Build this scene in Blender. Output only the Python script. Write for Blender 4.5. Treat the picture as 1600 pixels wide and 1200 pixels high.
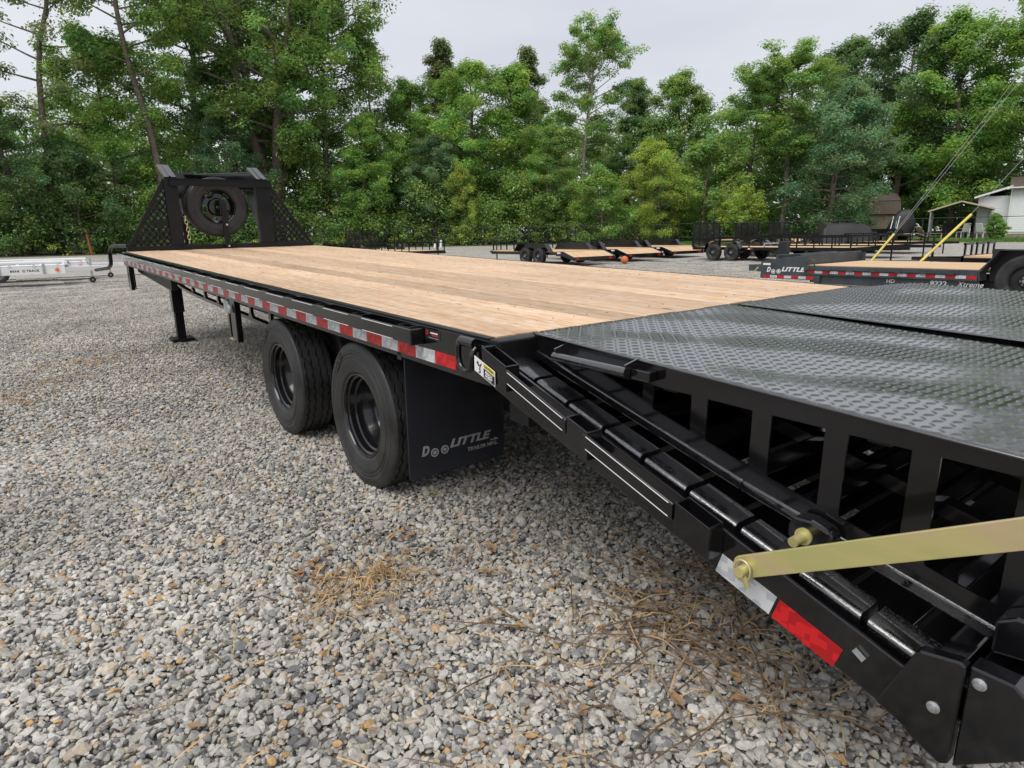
import bpy, bmesh, math, random
import numpy as np
from mathutils import Matrix, Vector, Euler

for o in list(bpy.data.objects):
    bpy.data.objects.remove(o)
S = bpy.context.scene
COL = S.collection
R = math.radians
random.seed(7)
rng = np.random.default_rng(7)

# ------------------------------------------------------------------ camera
# the main trailer stands nose-up on its landing legs: 1.5 deg pitch, 0.45 deg roll
PITCH, ROLL = R(1.5), R(0.45)
TM = Matrix.Rotation(-ROLL, 3, 'Y') @ Matrix.Rotation(PITCH, 3, 'X')
PIV = Vector((0, 1.85, -0.038))
TLOC = Vector((0, 1.85, 0)) - TM @ PIV
YAW, PIT, ROL, FPX = 0.6545, 0.2507, -0.0085, 1025.735
cy, sy, cp, sp = math.cos(YAW), math.sin(YAW), math.cos(PIT), math.sin(PIT)
fwd = Vector((sy * cp, cy * cp, -sp)); rgt = Vector((cy, -sy, 0)); upv = rgt.cross(fwd)
rgt2 = rgt * math.cos(ROL) + upv * math.sin(ROL); up2 = upv * math.cos(ROL) - rgt * math.sin(ROL)
camd = bpy.data.cameras.new('camera'); cam = bpy.data.objects.new('camera', camd); COL.objects.link(cam)
m3 = Matrix((TM @ rgt2, TM @ up2, -(TM @ fwd))).transposed()
cam.matrix_world = Matrix.Translation(TM @ Vector((-1.2979, -1.8128, 1.3546)) + TLOC) @ m3.to_4x4()
camd.sensor_width = 36.0; camd.lens = FPX / 1600 * 36.0
camd.clip_start = 0.02; camd.clip_end = 2000
S.camera = cam
CAMP = cam.matrix_world.translation.copy()

# ------------------------------------------------------------------ sky and sun (overcast)
SUN_EL, SUN_AZ = R(58), R(250)
w = bpy.data.worlds.new('World'); S.world = w; w.use_nodes = True
nt = w.node_tree; nt.nodes.clear()
out = nt.nodes.new('ShaderNodeOutputWorld'); bg = nt.nodes.new('ShaderNodeBackground')
sky = nt.nodes.new('ShaderNodeTexSky'); sky.sky_type = 'NISHITA'; sky.sun_disc = False
sky.sun_elevation = SUN_EL; sky.sun_rotation = SUN_AZ
tc = nt.nodes.new('ShaderNodeTexCoord'); mp = nt.nodes.new('ShaderNodeMapping'); mp.inputs['Scale'].default_value = (1, 1, 3)
nz = nt.nodes.new('ShaderNodeTexNoise'); nz.inputs['Scale'].default_value = 2.3; nz.inputs['Detail'].default_value = 5
cr = nt.nodes.new('ShaderNodeValToRGB')
cr.color_ramp.elements[0].position = .3; cr.color_ramp.elements[0].color = (5.15, 5.35, 5.85, 1)
cr.color_ramp.elements[1].position = .72; cr.color_ramp.elements[1].color = (6.5, 6.62, 6.95, 1)
mx = nt.nodes.new('ShaderNodeMix'); mx.data_type = 'RGBA'; mx.inputs[0].default_value = .93
nt.links.new(tc.outputs['Generated'], mp.inputs[0]); nt.links.new(mp.outputs[0], nz.inputs['Vector'])
nt.links.new(nz.outputs['Fac'], cr.inputs[0]); nt.links.new(sky.outputs[0], mx.inputs[6]); nt.links.new(cr.outputs[0], mx.inputs[7])
nt.links.new(mx.outputs[2], bg.inputs[0]); bg.inputs[1].default_value = 0.077
nt.links.new(bg.outputs[0], out.inputs[0])
sund = bpy.data.lights.new('sun', 'SUN'); sun = bpy.data.objects.new('sun', sund); COL.objects.link(sun)
sund.energy = 1.5; sund.angle = R(45); sund.color = (1, .96, .9)
sd = Vector((math.sin(SUN_AZ) * math.cos(SUN_EL), math.cos(SUN_AZ) * math.cos(SUN_EL), math.sin(SUN_EL)))
sun.rotation_euler = sd.to_track_quat('Z', 'Y').to_euler(); sun.location = (0, 0, 40)
S.view_settings.view_transform = 'Standard'; S.view_settings.look = 'None'
S.view_settings.exposure = 0.8; S.view_settings.gamma = 1.0; S.view_settings.use_curve_mapping = False
S.render.engine = 'CYCLES'
S.cycles.max_bounces = 5; S.cycles.diffuse_bounces = 3; S.cycles.glossy_bounces = 3; S.cycles.transmission_bounces = 2

# ------------------------------------------------------------------ material helpers
MAT = {}
def pmat(name, col, rough=.5, metal=0., spec=.5, coat=0., noise=None, bump=None, emit=None):
    """principled; noise=(scale, amount) varies the colour, bump=(scale, strength)"""
    m = bpy.data.materials.new(name); m.use_nodes = True; t = m.node_tree; b = t.nodes['Principled BSDF']
    b.inputs['Base Color'].default_value = (*col, 1); b.inputs['Roughness'].default_value = rough
    b.inputs['Metallic'].default_value = metal; b.inputs['Specular IOR Level'].default_value = spec
    if coat: b.inputs['Coat Weight'].default_value = coat; b.inputs['Coat Roughness'].default_value = .08
    c = t.nodes.new('ShaderNodeTexCoord')
    if noise:
        n = t.nodes.new('ShaderNodeTexNoise'); n.inputs['Scale'].default_value = noise[0]; n.inputs['Detail'].default_value = 6
        t.links.new(c.outputs['Object'], n.inputs['Vector'])
        r = t.nodes.new('ShaderNodeMapRange'); r.inputs[1].default_value = .3; r.inputs[2].default_value = .7
        r.inputs[3].default_value = 1 - noise[1]; r.inputs[4].default_value = 1 + noise[1]
        t.links.new(n.outputs['Fac'], r.inputs[0])
        v = t.nodes.new('ShaderNodeVectorMath'); v.operation = 'SCALE'; v.inputs[0].default_value = col
        t.links.new(r.outputs[0], v.inputs['Scale']); t.links.new(v.outputs[0], b.inputs['Base Color'])
        r2 = t.nodes.new('ShaderNodeMapRange'); r2.inputs[1].default_value = .3; r2.inputs[2].default_value = .7
        r2.inputs[3].default_value = rough * (1 - .5 * noise[1]); r2.inputs[4].default_value = min(1, rough * (1 + .6 * noise[1]))
        t.links.new(n.outputs['Fac'], r2.inputs[0]); t.links.new(r2.outputs[0], b.inputs['Roughness'])
    if bump:
        n = t.nodes.new('ShaderNodeTexNoise'); n.inputs['Scale'].default_value = bump[0]; n.inputs['Detail'].default_value = 4
        t.links.new(c.outputs['Object'], n.inputs['Vector'])
        bn = t.nodes.new('ShaderNodeBump'); bn.inputs['Strength'].default_value = bump[1]; bn.inputs['Distance'].default_value = .01
        t.links.new(n.outputs['Fac'], bn.inputs['Height']); t.links.new(bn.outputs[0], b.inputs['Normal'])
    if emit: b.inputs['Emission Color'].default_value = (*emit, 1); b.inputs['Emission Strength'].default_value = 1
    MAT[name] = m; return m

pmat('black_paint', (.005, .005, .006), .17, spec=.5, coat=.45, noise=(3, .5))
MAT['black_paint'].node_tree.nodes['Principled BSDF'].inputs['Coat IOR'].default_value = 1.5
pmat('black_satin', (.006, .006, .0065), .36, spec=.28, noise=(4, .5))
pmat('underframe_black', (.012, .012, .012), .5)  # plain rough black of the underframe parts
pmat('rubber', (.024, .0235, .0235), .55, noise=(7, .6), bump=(120, .15))
pmat('flap_rubber', (.012, .014, .021), .48, noise=(3, .35), bump=(70, .05))
pmat('rim_black', (.006, .006, .007), .2, coat=.4)
pmat('white_print', (.42, .42, .43), .5, noise=(60, .15))
pmat('grey_print', (.30, .30, .31), .6, noise=(90, .25))
pmat('red_print', (.45, .02, .02), .5)
pmat('yellow_print', (.75, .62, .02), .45)
pmat('black_print', (.015, .015, .015), .5)
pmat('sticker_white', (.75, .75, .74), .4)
pmat('zinc_yellow', (.66, .56, .19), .33, metal=.5, noise=(5, .3), bump=(50, .04))
pmat('zinc_steel', (.55, .55, .53), .35, metal=.9, noise=(20, .2))
pmat('galvanised', (.45, .47, .48), .4, metal=.7, noise=(14, .25))
pmat('aluminium', (.80, .80, .80), .45, metal=.1, noise=(3, .06))
pmat('charcoal_paint', (.05, .058, .066), .33, noise=(3, .3))
pmat('grey_black', (.018, .019, .021), .36, noise=(3, .4))
pmat('trim_wood', (.60, .40, .22), .75, noise=(6, .2))
pmat('yellow_guard', (.66, .52, .10), .5, noise=(3, .15))
pmat('cable', (.33, .33, .33), .5, metal=.5)
pmat('fence_black', (.012, .012, .012), .6)
pmat('rust_orange', (.30, .075, .03), .7, noise=(9, .3))
pmat('siding_white', (.70, .71, .72), .6, noise=(1, .05))
pmat('roof_brown', (.10, .075, .06), .85, noise=(5, .3))
pmat('shed_wall', (.22, .17, .13), .8, noise=(4, .3))
pmat('shed_dark', (.02, .02, .02), .7)
pmat('plastic_white', (.72, .72, .70), .45)
pmat('canvas_tan', (.45, .37, .27), .8)
pmat('tarp', (.010, .010, .011), .55, bump=(6, .5))
pmat('ball_orange', (.62, .15, .06), .6, noise=(30, .15))
pmat('teal_plastic', (.16, .38, .34), .5)
pmat('brick_brown', (.20, .10, .07), .8)
pmat('straw', (.44, .30, .145), .8, noise=(20, .4))
pmat('twig', (.20, .13, .075), .85, noise=(20, .4))
pmat('dead_leaf', (.27, .155, .08), .75, noise=(20, .4))
pmat('wood_chip', (.60, .46, .28), .8, noise=(30, .2))
pmat('amber', (.85, .16, .02), .3)
pmat('red_lens', (.5, .01, .01), .25)
pmat('wheel_gray', (.35, .35, .36), .4, metal=.6)

def wet_mat():
    m = MAT['black_paint'].copy(); m.name = 'wet_black'; t = m.node_tree; b = t.nodes['Principled BSDF']; L = t.links; b.inputs['Coat Weight'].default_value = 1; b.inputs['Coat IOR'].default_value = 1.95
    c = t.nodes.new('ShaderNodeTexCoord'); v = t.nodes.new('ShaderNodeTexVoronoi'); v.inputs['Scale'].default_value = 230; L.new(c.outputs['Object'], v.inputs['Vector'])
    r = t.nodes.new('ShaderNodeMapRange'); r.inputs[1].default_value = .10; r.inputs[2].default_value = .36; r.inputs[3].default_value = 1; r.inputs[4].default_value = 0; L.new(v.outputs['Distance'], r.inputs[0])
    bn = t.nodes.new('ShaderNodeBump'); bn.inputs['Strength'].default_value = .3; bn.inputs['Distance'].default_value = .0015; L.new(r.outputs[0], bn.inputs['Height'])
    L.new(bn.outputs[0], b.inputs['Normal']); L.new(bn.outputs[0], b.inputs['Coat Normal']); MAT['wet_black'] = m
wet_mat()
def zinc_mat():
    m = bpy.data.materials.new('zinc_yellow'); m.use_nodes = True; t = m.node_tree; b = t.nodes['Principled BSDF']; L = t.links
    c = t.nodes.new('ShaderNodeTexCoord'); mp = t.nodes.new('ShaderNodeMapping'); mp.inputs['Scale'].default_value = (1, .6, 1.6); L.new(c.outputs['Object'], mp.inputs[0])
    n = t.nodes.new('ShaderNodeTexNoise'); n.inputs['Scale'].default_value = 7; n.inputs['Detail'].default_value = 5; n.inputs['Distortion'].default_value = .8; L.new(mp.outputs[0], n.inputs['Vector'])
    r = t.nodes.new('ShaderNodeValToRGB'); e = r.color_ramp.elements; e[0].position = .3; e[0].color = (.50, .50, .20, 1); e[1].position = .72; e[1].color = (.62, .47, .30, 1); q = e.new(.5); q.color = (.60, .53, .23, 1)
    L.new(n.outputs['Fac'], r.inputs[0]); L.new(r.outputs[0], b.inputs['Base Color']); b.inputs['Metallic'].default_value = .45
    n2 = t.nodes.new('ShaderNodeTexNoise'); n2.inputs['Scale'].default_value = 60; mp2 = t.nodes.new('ShaderNodeMapping'); mp2.inputs['Scale'].default_value = (1, .1, 1); L.new(c.outputs['Object'], mp2.inputs[0]); L.new(mp2.outputs[0], n2.inputs['Vector'])
    r2 = t.nodes.new('ShaderNodeMapRange'); r2.inputs[3].default_value = .25; r2.inputs[4].default_value = .5; L.new(n2.outputs['Fac'], r2.inputs[0]); L.new(r2.outputs[0], b.inputs['Roughness']); MAT['zinc_yellow'] = m
zinc_mat()
def tape_mat(name, c1, c2):
    m = bpy.data.materials.new(name); m.use_nodes = True; t = m.node_tree; b = t.nodes['Principled BSDF']
    c = t.nodes.new('ShaderNodeTexCoord'); br = t.nodes.new('ShaderNodeTexChecker')
    mp = t.nodes.new('ShaderNodeMapping'); mp.inputs['Rotation'].default_value = (0, 0, 0)
    t.links.new(c.outputs['Object'], mp.inputs[0]); t.links.new(mp.outputs[0], br.inputs[0]); br.inputs['Scale'].default_value = 90
    vr = t.nodes.new('ShaderNodeTexVoronoi'); vr.distance = 'CHEBYCHEV'; vr.inputs['Scale'].default_value = 55; vr.inputs['Randomness'].default_value = .45
    t.links.new(mp.outputs[0], vr.inputs['Vector'])
    r = t.nodes.new('ShaderNodeValToRGB'); r.color_ramp.interpolation = 'CONSTANT'
    r.color_ramp.elements[0].color = (*c1, 1); r.color_ramp.elements[1].position = .55; r.color_ramp.elements[1].color = (*c2, 1)
    sx = t.nodes.new('ShaderNodeSeparateColor'); t.links.new(vr.outputs['Color'], sx.inputs[0]); t.links.new(sx.outputs[0], r.inputs[0])
    t.links.new(r.outputs[0], b.inputs['Base Color']); b.inputs['Roughness'].default_value = .3
    MAT[name] = m
tape_mat('tape_red', (.58, .012, .016), (.38, .007, .011))
tape_mat('tape_white', (.58, .60, .61), (.42, .44, .47))

# deck timber: grain runs along the local Y axis of each board
def wood_mat(name, base, dark):
    m = bpy.data.materials.new(name); m.use_nodes = True; t = m.node_tree; b = t.nodes['Principled BSDF']; L = t.links
    c = t.nodes.new('ShaderNodeTexCoord'); oi = t.nodes.new('ShaderNodeObjectInfo')
    ad = t.nodes.new('ShaderNodeVectorMath'); ad.operation = 'ADD'
    rv = t.nodes.new('ShaderNodeVectorMath'); rv.operation = 'SCALE'; rv.inputs[0].default_value = (13, 31, 7)
    L.new(oi.outputs['Random'], rv.inputs['Scale']); L.new(c.outputs['Object'], ad.inputs[0]); L.new(rv.outputs[0], ad.inputs[1])
    def noise(scale, sc3, detail=4, dist=0.):
        mp = t.nodes.new('ShaderNodeMapping'); mp.inputs['Scale'].default_value = sc3; L.new(ad.outputs[0], mp.inputs[0])
        n = t.nodes.new('ShaderNodeTexNoise'); n.inputs['Scale'].default_value = scale; n.inputs['Detail'].default_value = detail
        n.inputs['Distortion'].default_value = dist; L.new(mp.outputs[0], n.inputs['Vector']); return n
    g = noise(4, (14, .55, 3), 6, .6)      # growth-ring streaks
    f = noise(40, (6, .25, 2), 3)          # fine fibre
    k = noise(1.0, (1.2, .5, 1), 3)        # blotches
    s = noise(9, (3, 1.5, 1), 5)           # scuffs
    r1 = t.nodes.new('ShaderNodeValToRGB'); e = r1.color_ramp.elements
    e[0].position = .32; e[0].color = (*dark, 1); e[1].position = .62; e[1].color = (*base, 1); L.new(g.outputs['Fac'], r1.inputs[0])
    mm = t.nodes.new('ShaderNodeMix'); mm.data_type = 'RGBA'; mm.blend_type = 'MULTIPLY'; mm.inputs[0].default_value = .55
    r2 = t.nodes.new('ShaderNodeMapRange'); r2.inputs[1].default_value = .3; r2.inputs[2].default_value = .7; r2.inputs[3].default_value = .62; r2.inputs[4].default_value = 1.3
    L.new(f.outputs['Fac'], r2.inputs[0]); L.new(r1.outputs[0], mm.inputs[6]); L.new(r2.outputs[0], mm.inputs[7])
    # grey weathering
    wm = t.nodes.new('ShaderNodeMix'); wm.data_type = 'RGBA'; L.new(mm.outputs[2], wm.inputs[6]); wm.inputs[7].default_value = (.66, .56, .46, 1)
    r3 = t.nodes.new('ShaderNodeMapRange'); r3.inputs[1].default_value = .45; r3.inputs[2].default_value = .75; r3.inputs[3].default_value = 0; r3.inputs[4].default_value = .85
    L.new(s.outputs['Fac'], r3.inputs[0]); L.new(r3.outputs[0], wm.inputs[0])
    # board to board
    hv = t.nodes.new('ShaderNodeHueSaturation'); L.new(wm.outputs[2], hv.inputs['Color'])
    r4 = t.nodes.new('ShaderNodeMapRange'); r4.inputs[3].default_value = .70; r4.inputs[4].default_value = 1.12; L.new(oi.outputs['Random'], r4.inputs[0])
    r5 = t.nodes.new('ShaderNodeMath'); r5.operation = 'MULTIPLY'; r5b = t.nodes.new('ShaderNodeMapRange'); r5b.inputs[1].default_value = .3; r5b.inputs[2].default_value = .7; r5b.inputs[3].default_value = .85; r5b.inputs[4].default_value = 1.1
    L.new(k.outputs['Fac'], r5b.inputs[0]); L.new(r4.outputs[0], r5.inputs[0]); L.new(r5b.outputs[0], r5.inputs[1]); L.new(r5.outputs[0], hv.inputs['Value'])
    # knots
    mpk = t.nodes.new('ShaderNodeMapping'); mpk.inputs['Scale'].default_value = (7, 2.6, 0); L.new(ad.outputs[0], mpk.inputs[0])
    vk = t.nodes.new('ShaderNodeTexVoronoi'); vk.inputs['Scale'].default_value = 1; L.new(mpk.outputs[0], vk.inputs['Vector'])
    sep = t.nodes.new('ShaderNodeSeparateColor'); L.new(vk.outputs['Color'], sep.inputs[0])
    kr = t.nodes.new('ShaderNodeMapRange'); kr.inputs[1].default_value = .05; kr.inputs[2].default_value = .11; kr.inputs[3].default_value = 1; kr.inputs[4].default_value = 0
    L.new(vk.outputs['Distance'], kr.inputs[0])
    gt = t.nodes.new('ShaderNodeMath'); gt.operation = 'GREATER_THAN'; gt.inputs[1].default_value = .72; L.new(sep.outputs[0], gt.inputs[0])
    km = t.nodes.new('ShaderNodeMath'); km.operation = 'MULTIPLY'; L.new(kr.outputs[0], km.inputs[0]); L.new(gt.outputs[0], km.inputs[1])
    kx = t.nodes.new('ShaderNodeMix'); kx.data_type = 'RGBA'; L.new(km.outputs[0], kx.inputs[0]); L.new(hv.outputs[0], kx.inputs[6]); kx.inputs[7].default_value = (.13, .06, .03, 1)
    L.new(kx.outputs[2], b.inputs['Base Color']); b.inputs['Roughness'].default_value = .62; b.inputs['Specular IOR Level'].default_value = .35
    bn = t.nodes.new('ShaderNodeBump'); bn.inputs['Strength'].default_value = .5; bn.inputs['Distance'].default_value = .004
    L.new(g.outputs['Fac'], bn.inputs['Height']); L.new(bn.outputs[0], b.inputs['Normal'])
    MAT[name] = m
wood_mat('deck_wood', (.70, .49, .315), (.50, .295, .155))

def plank_deck_mat(name):
    m = bpy.data.materials.new(name); m.use_nodes = True; t = m.node_tree; b = t.nodes['Principled BSDF']; L = t.links
    c = t.nodes.new('ShaderNodeTexCoord'); mp = t.nodes.new('ShaderNodeMapping'); mp.inputs['Scale'].default_value = (7, .6, 1)
    L.new(c.outputs['Object'], mp.inputs[0]); n = t.nodes.new('ShaderNodeTexNoise'); n.inputs['Scale'].default_value = 2; n.inputs['Detail'].default_value = 5
    L.new(mp.outputs[0], n.inputs['Vector']); r = t.nodes.new('ShaderNodeValToRGB'); e = r.color_ramp.elements
    e[0].position = .3; e[0].color = (.50, .31, .16, 1); e[1].position = .65; e[1].color = (.68, .48, .29, 1)
    L.new(n.outputs['Fac'], r.inputs[0]); L.new(r.outputs[0], b.inputs['Base Color']); b.inputs['Roughness'].default_value = .65
    MAT[name] = m
plank_deck_mat('far_deck_wood')

# ------------------------------------------------------------------ mesh builder
class MB:
    def __init__(s): s.v = []; s.f = []
    def add(s, v, f):
        o = len(s.v); s.v += [tuple(p) for p in v]; s.f += [tuple(i + o for i in q) for q in f]; return s
    def box(s, x0, x1, y0, y1, z0, z1, rot=None, piv=None):
        v = [Vector((x, y, z)) for z in (z0, z1) for y in (y0, y1) for x in (x0, x1)]
        if rot is not None:
            p = Vector(piv) if piv else Vector(((x0 + x1) / 2, (y0 + y1) / 2, (z0 + z1) / 2))
            v = [rot @ (q - p) + p for q in v]
        return s.add(v, [(0, 2, 3, 1), (4, 5, 7, 6), (0, 1, 5, 4), (1, 3, 7, 5), (3, 2, 6, 7), (2, 0, 4, 6)])
    def beam(s, a, b, wx, hz, up=(0, 0, 1)):
        """rectangular bar from a to b, wx across, hz along up"""
        a, b = Vector(a), Vector(b); d = (b - a).normalized(); x = d.cross(Vector(up)).normalized(); u = x.cross(d)
        v = [p + x * (sx * wx / 2) + u * (sz * hz / 2) for p in (a, b) for sz in (-1, 1) for sx in (-1, 1)]
        return s.add(v, [(0, 1, 3, 2), (4, 6, 7, 5), (0, 4, 5, 1), (1, 5, 7, 3), (3, 7, 6, 2), (2, 6, 4, 0)])
    def prism(s, poly, axis, a, b):
        """2-D polygon extruded along axis; X: (y,z)  Y: (x,z)  Z: (x,y)"""
        f = {'X': lambda p, t: (t, p[0], p[1]), 'Y': lambda p, t: (p[0], t, p[1]), 'Z': lambda p, t: (p[0], p[1], t)}[axis]
        n = len(poly)
        return s.add([f(p, a) for p in poly] + [f(p, b) for p in poly],
                     [tuple(range(n))[::-1], tuple(range(n, 2 * n))] + [(i, (i + 1) % n, n + (i + 1) % n, n + i) for i in range(n)])
    def tube(s, pts, r, n=8, caps=True):
        pts = [Vector(p) for p in pts]; rs = r if hasattr(r, '__len__') else [r] * len(pts)
        v = []; f = []; ref = None
        for i, p in enumerate(pts):
            d = (pts[min(i + 1, len(pts) - 1)] - pts[max(i - 1, 0)]).normalized()
            if ref is None: ref = Vector((0, 0, 1)) if abs(d.z) < .9 else Vector((1, 0, 0))
            x = d.cross(ref).normalized(); y = x.cross(d); ref = y
            v += [p + (x * math.cos(k * 2 * math.pi / n) + y * math.sin(k * 2 * math.pi / n)) * rs[i] for k in range(n)]
        for i in range(len(pts) - 1):
            f += [(i * n + k, i * n + (k + 1) % n, (i + 1) * n + (k + 1) % n, (i + 1) * n + k) for k in range(n)]
        if caps: f += [tuple(range(n))[::-1], tuple(range((len(pts) - 1) * n, len(pts) * n))]
        return s.add(v, f)
    def lathe(s, prof, n=48, fn=None, axis='X', c=(0, 0, 0), close=False):
        """prof: list of (a, r); fn(i, k, a, r) may move a point"""
        v = []; f = []
        for i, (a, r) in enumerate(prof):
            for k in range(n):
                aa, rr = fn(i, k, a, r) if fn else (a, r)
                t = 2 * math.pi * k / n; q = (aa, rr * math.cos(t), rr * math.sin(t))
                if axis == 'Y': q = (q[1], q[0], q[2])
                if axis == 'Z': q = (q[1], q[2], q[0])
                v.append((q[0] + c[0], q[1] + c[1], q[2] + c[2]))
        m = len(prof)
        for i in range(m if close else m - 1):
            j = (i + 1) % m
            f += [(i * n + k, j * n + k, j * n + (k + 1) % n, i * n + (k + 1) % n) for k in range(n)]
        return s.add(v, f)
    def xf(s, mat):
        s.v = [tuple(mat @ Vector(p)) for p in s.v]; return s
    def build(s, name, mat, parent=None, smooth=None, bevel=0, loc=None):
        me = bpy.data.meshes.new(name); me.from_pydata(s.v, [], s.f); me.validate(); me.update()
        b = bmesh.new(); b.from_mesh(me); bmesh.ops.recalc_face_normals(b, faces=b.faces); b.to_mesh(me); b.free()
        return link(name, me, mat, parent, smooth, bevel, loc)
def link(name, me, mat, parent=None, smooth=None, bevel=0, loc=None):
    me.materials.clear(); me.materials.append(MAT[mat] if isinstance(mat, str) else mat)
    o = bpy.data.objects.new(name, me); COL.objects.link(o); o.parent = parent
    if loc is not None: o.location = loc
    if smooth is not None:
        me.polygons.foreach_set('use_smooth', [True] * len(me.polygons))
        try: me.set_sharp_from_angle(angle=R(smooth))
        except Exception: pass
    if bevel:
        bv = o.modifiers.new('bevel', 'BEVEL'); bv.width = bevel; bv.segments = 2; bv.limit_method = 'ANGLE'; bv.angle_limit = R(40)
    return o
def B(name, mat, parent, *a, bevel=0, **k):
    return MB().box(*a, **k).build(name, mat, parent, bevel=bevel)
def thing(name, label, cat, loc=(0, 0, 0), rz=0, group=None):
    o = bpy.data.objects.new(name, None); COL.objects.link(o); o.location = loc; o.rotation_euler = (0, 0, rz)
    o.empty_display_size = .2; tag(o, label, cat, group); return o
def tag(o, label, cat=None, group=None, kind=None):
    if label: o['label'] = label
    if cat: o['category'] = cat
    if group: o['group'] = group
    if kind: o['kind'] = kind
    return o
KIDS = {}
def copy_tree(o, parent=None):
    c = o.copy(); COL.objects.link(c); c.parent = parent
    for ch in [q for q in bpy.data.objects if q.parent == o]: copy_tree(ch, c)
    return c
def text(name, body, mat, parent, size, mw, offset=0., shear=0., spacing=1., extrude=.0006):
    cu = bpy.data.curves.new(name, 'FONT'); cu.body = body; cu.size = size; cu.offset = offset; cu.shear = shear
    cu.space_character = spacing; cu.extrude = extrude; cu.resolution_u = 3
    to = bpy.data.objects.new(name, cu); COL.objects.link(to); dg = bpy.context.evaluated_depsgraph_get()
    me = bpy.data.meshes.new_from_object(to.evaluated_get(dg)); bpy.data.objects.remove(to); bpy.data.curves.remove(cu)
    me.transform(mw); return link(name, me, mat, parent)
def frame(o, x, y):
    """matrix placing XY-plane lettering at o with its x and y axes"""
    x, y = Vector(x).normalized(), Vector(y).normalized(); z = x.cross(y)
    m = Matrix((x, y, z)).transposed().to_4x4(); m.translation = Vector(o); return m

# ================================================================== SETTING: ground
def gravel_ground_mat():
    m = bpy.data.materials.new('gravel_ground'); m.use_nodes = True; t = m.node_tree; b = t.nodes['Principled BSDF']; L = t.links
    c = t.nodes.new('ShaderNodeTexCoord')
    v = t.nodes.new('ShaderNodeTexVoronoi'); v.inputs['Scale'].default_value = 38; L.new(c.outputs['Object'], v.inputs['Vector'])
    sep = t.nodes.new('ShaderNodeSeparateColor'); L.new(v.outputs['Color'], sep.inputs[0])
    r = t.nodes.new('ShaderNodeValToRGB'); e = r.color_ramp.elements
    e[0].position = 0; e[0].color = (.15, .145, .14, 1); e[1].position = .9; e[1].color = (.50, .48, .45, 1)
    q = e.new(.5); q.color = (.34, .33, .31, 1); q = e.new(.95); q.color = (.52, .38, .22, 1); L.new(sep.outputs[0], r.inputs[0])
    n = t.nodes.new('ShaderNodeTexNoise'); n.inputs['Scale'].default_value = .35; n.inputs['Detail'].default_value = 6; L.new(c.outputs['Object'], n.inputs['Vector'])
    mr = t.nodes.new('ShaderNodeMapRange'); mr.inputs[1].default_value = .3; mr.inputs[2].default_value = .7; mr.inputs[3].default_value = .8; mr.inputs[4].default_value = 1.15
    L.new(n.outputs['Fac'], mr.inputs[0]); n.inputs['Detail'].default_value = 14; n.inputs['Roughness'].default_value = .72
    d = t.nodes.new('ShaderNodeMapRange'); d.inputs[1].default_value = 0; d.inputs[2].default_value = .55; d.inputs[3].default_value = 1.0; d.inputs[4].default_value = .55
    L.new(v.outputs['Distance'], d.inputs[0])
    mu = t.nodes.new('ShaderNodeVectorMath'); mu.operation = 'SCALE'; L.new(r.outputs[0], mu.inputs[0]); L.new(mr.outputs[0], mu.inputs['Scale'])
    L.new(mu.outputs[0], b.inputs['Base Color']); b.inputs['Roughness'].default_value = .85
    bn = t.nodes.new('ShaderNodeBump'); bn.inputs['Strength'].default_value = .5; bn.inputs['Distance'].default_value = .015; bn.invert = True
    L.new(v.outputs['Distance'], bn.inputs['Height']); L.new(bn.outputs[0], b.inputs['Normal'])
    MAT['gravel_ground'] = m
gravel_ground_mat()
def stone_mat():
    m = bpy.data.materials.new('stone'); m.use_nodes = True; t = m.node_tree; b = t.nodes['Principled BSDF']; L = t.links
    a = t.nodes.new('ShaderNodeAttribute'); a.attribute_name = 'tint'
    c = t.nodes.new('ShaderNodeTexCoord'); g = t.nodes.new('ShaderNodeNewGeometry')
    n = t.nodes.new('ShaderNodeTexNoise'); n.inputs['Scale'].default_value = 90; n.inputs['Detail'].default_value = 4; L.new(c.outputs['Object'], n.inputs['Vector'])
    mr = t.nodes.new('ShaderNodeMapRange'); mr.inputs[1].default_value = .3; mr.inputs[2].default_value = .7; mr.inputs[3].default_value = .8; mr.inputs[4].default_value = 1.2; L.new(n.outputs['Fac'], mr.inputs[0])
    n2 = t.nodes.new('ShaderNodeTexNoise'); n2.inputs['Scale'].default_value = .8; n2.inputs['Detail'].default_value = 5; L.new(g.outputs['Position'], n2.inputs['Vector'])
    m2 = t.nodes.new('ShaderNodeMapRange'); m2.inputs[1].default_value = .35; m2.inputs[2].default_value = .65; m2.inputs[3].default_value = .8; m2.inputs[4].default_value = 1.12; L.new(n2.outputs['Fac'], m2.inputs[0])
    mm = t.nodes.new('ShaderNodeMath'); mm.operation = 'MULTIPLY'; L.new(mr.outputs[0], mm.inputs[0]); L.new(m2.outputs[0], mm.inputs[1])
    mu = t.nodes.new('ShaderNodeVectorMath'); mu.operation = 'SCALE'; L.new(a.outputs['Color'], mu.inputs[0]); L.new(mm.outputs[0], mu.inputs['Scale'])
    L.new(mu.outputs[0], b.inputs['Base Color']); b.inputs['Roughness'].default_value = .8; b.inputs['Specular IOR Level'].default_value = .3
    MAT['stone'] = m
stone_mat()

def rect_sheet(name, x0, x1, y0, y1, z, mat):
    return tag(MB().add([(x0, y0, z), (x1, y0, z), (x1, y1, z), (x0, y1, z)], [(0, 1, 2, 3)]).build(name, mat), None, None, None, 'structure')
ground = rect_sheet('ground', -700, 900, -500, 1100, -.024, 'gravel_ground')

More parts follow.
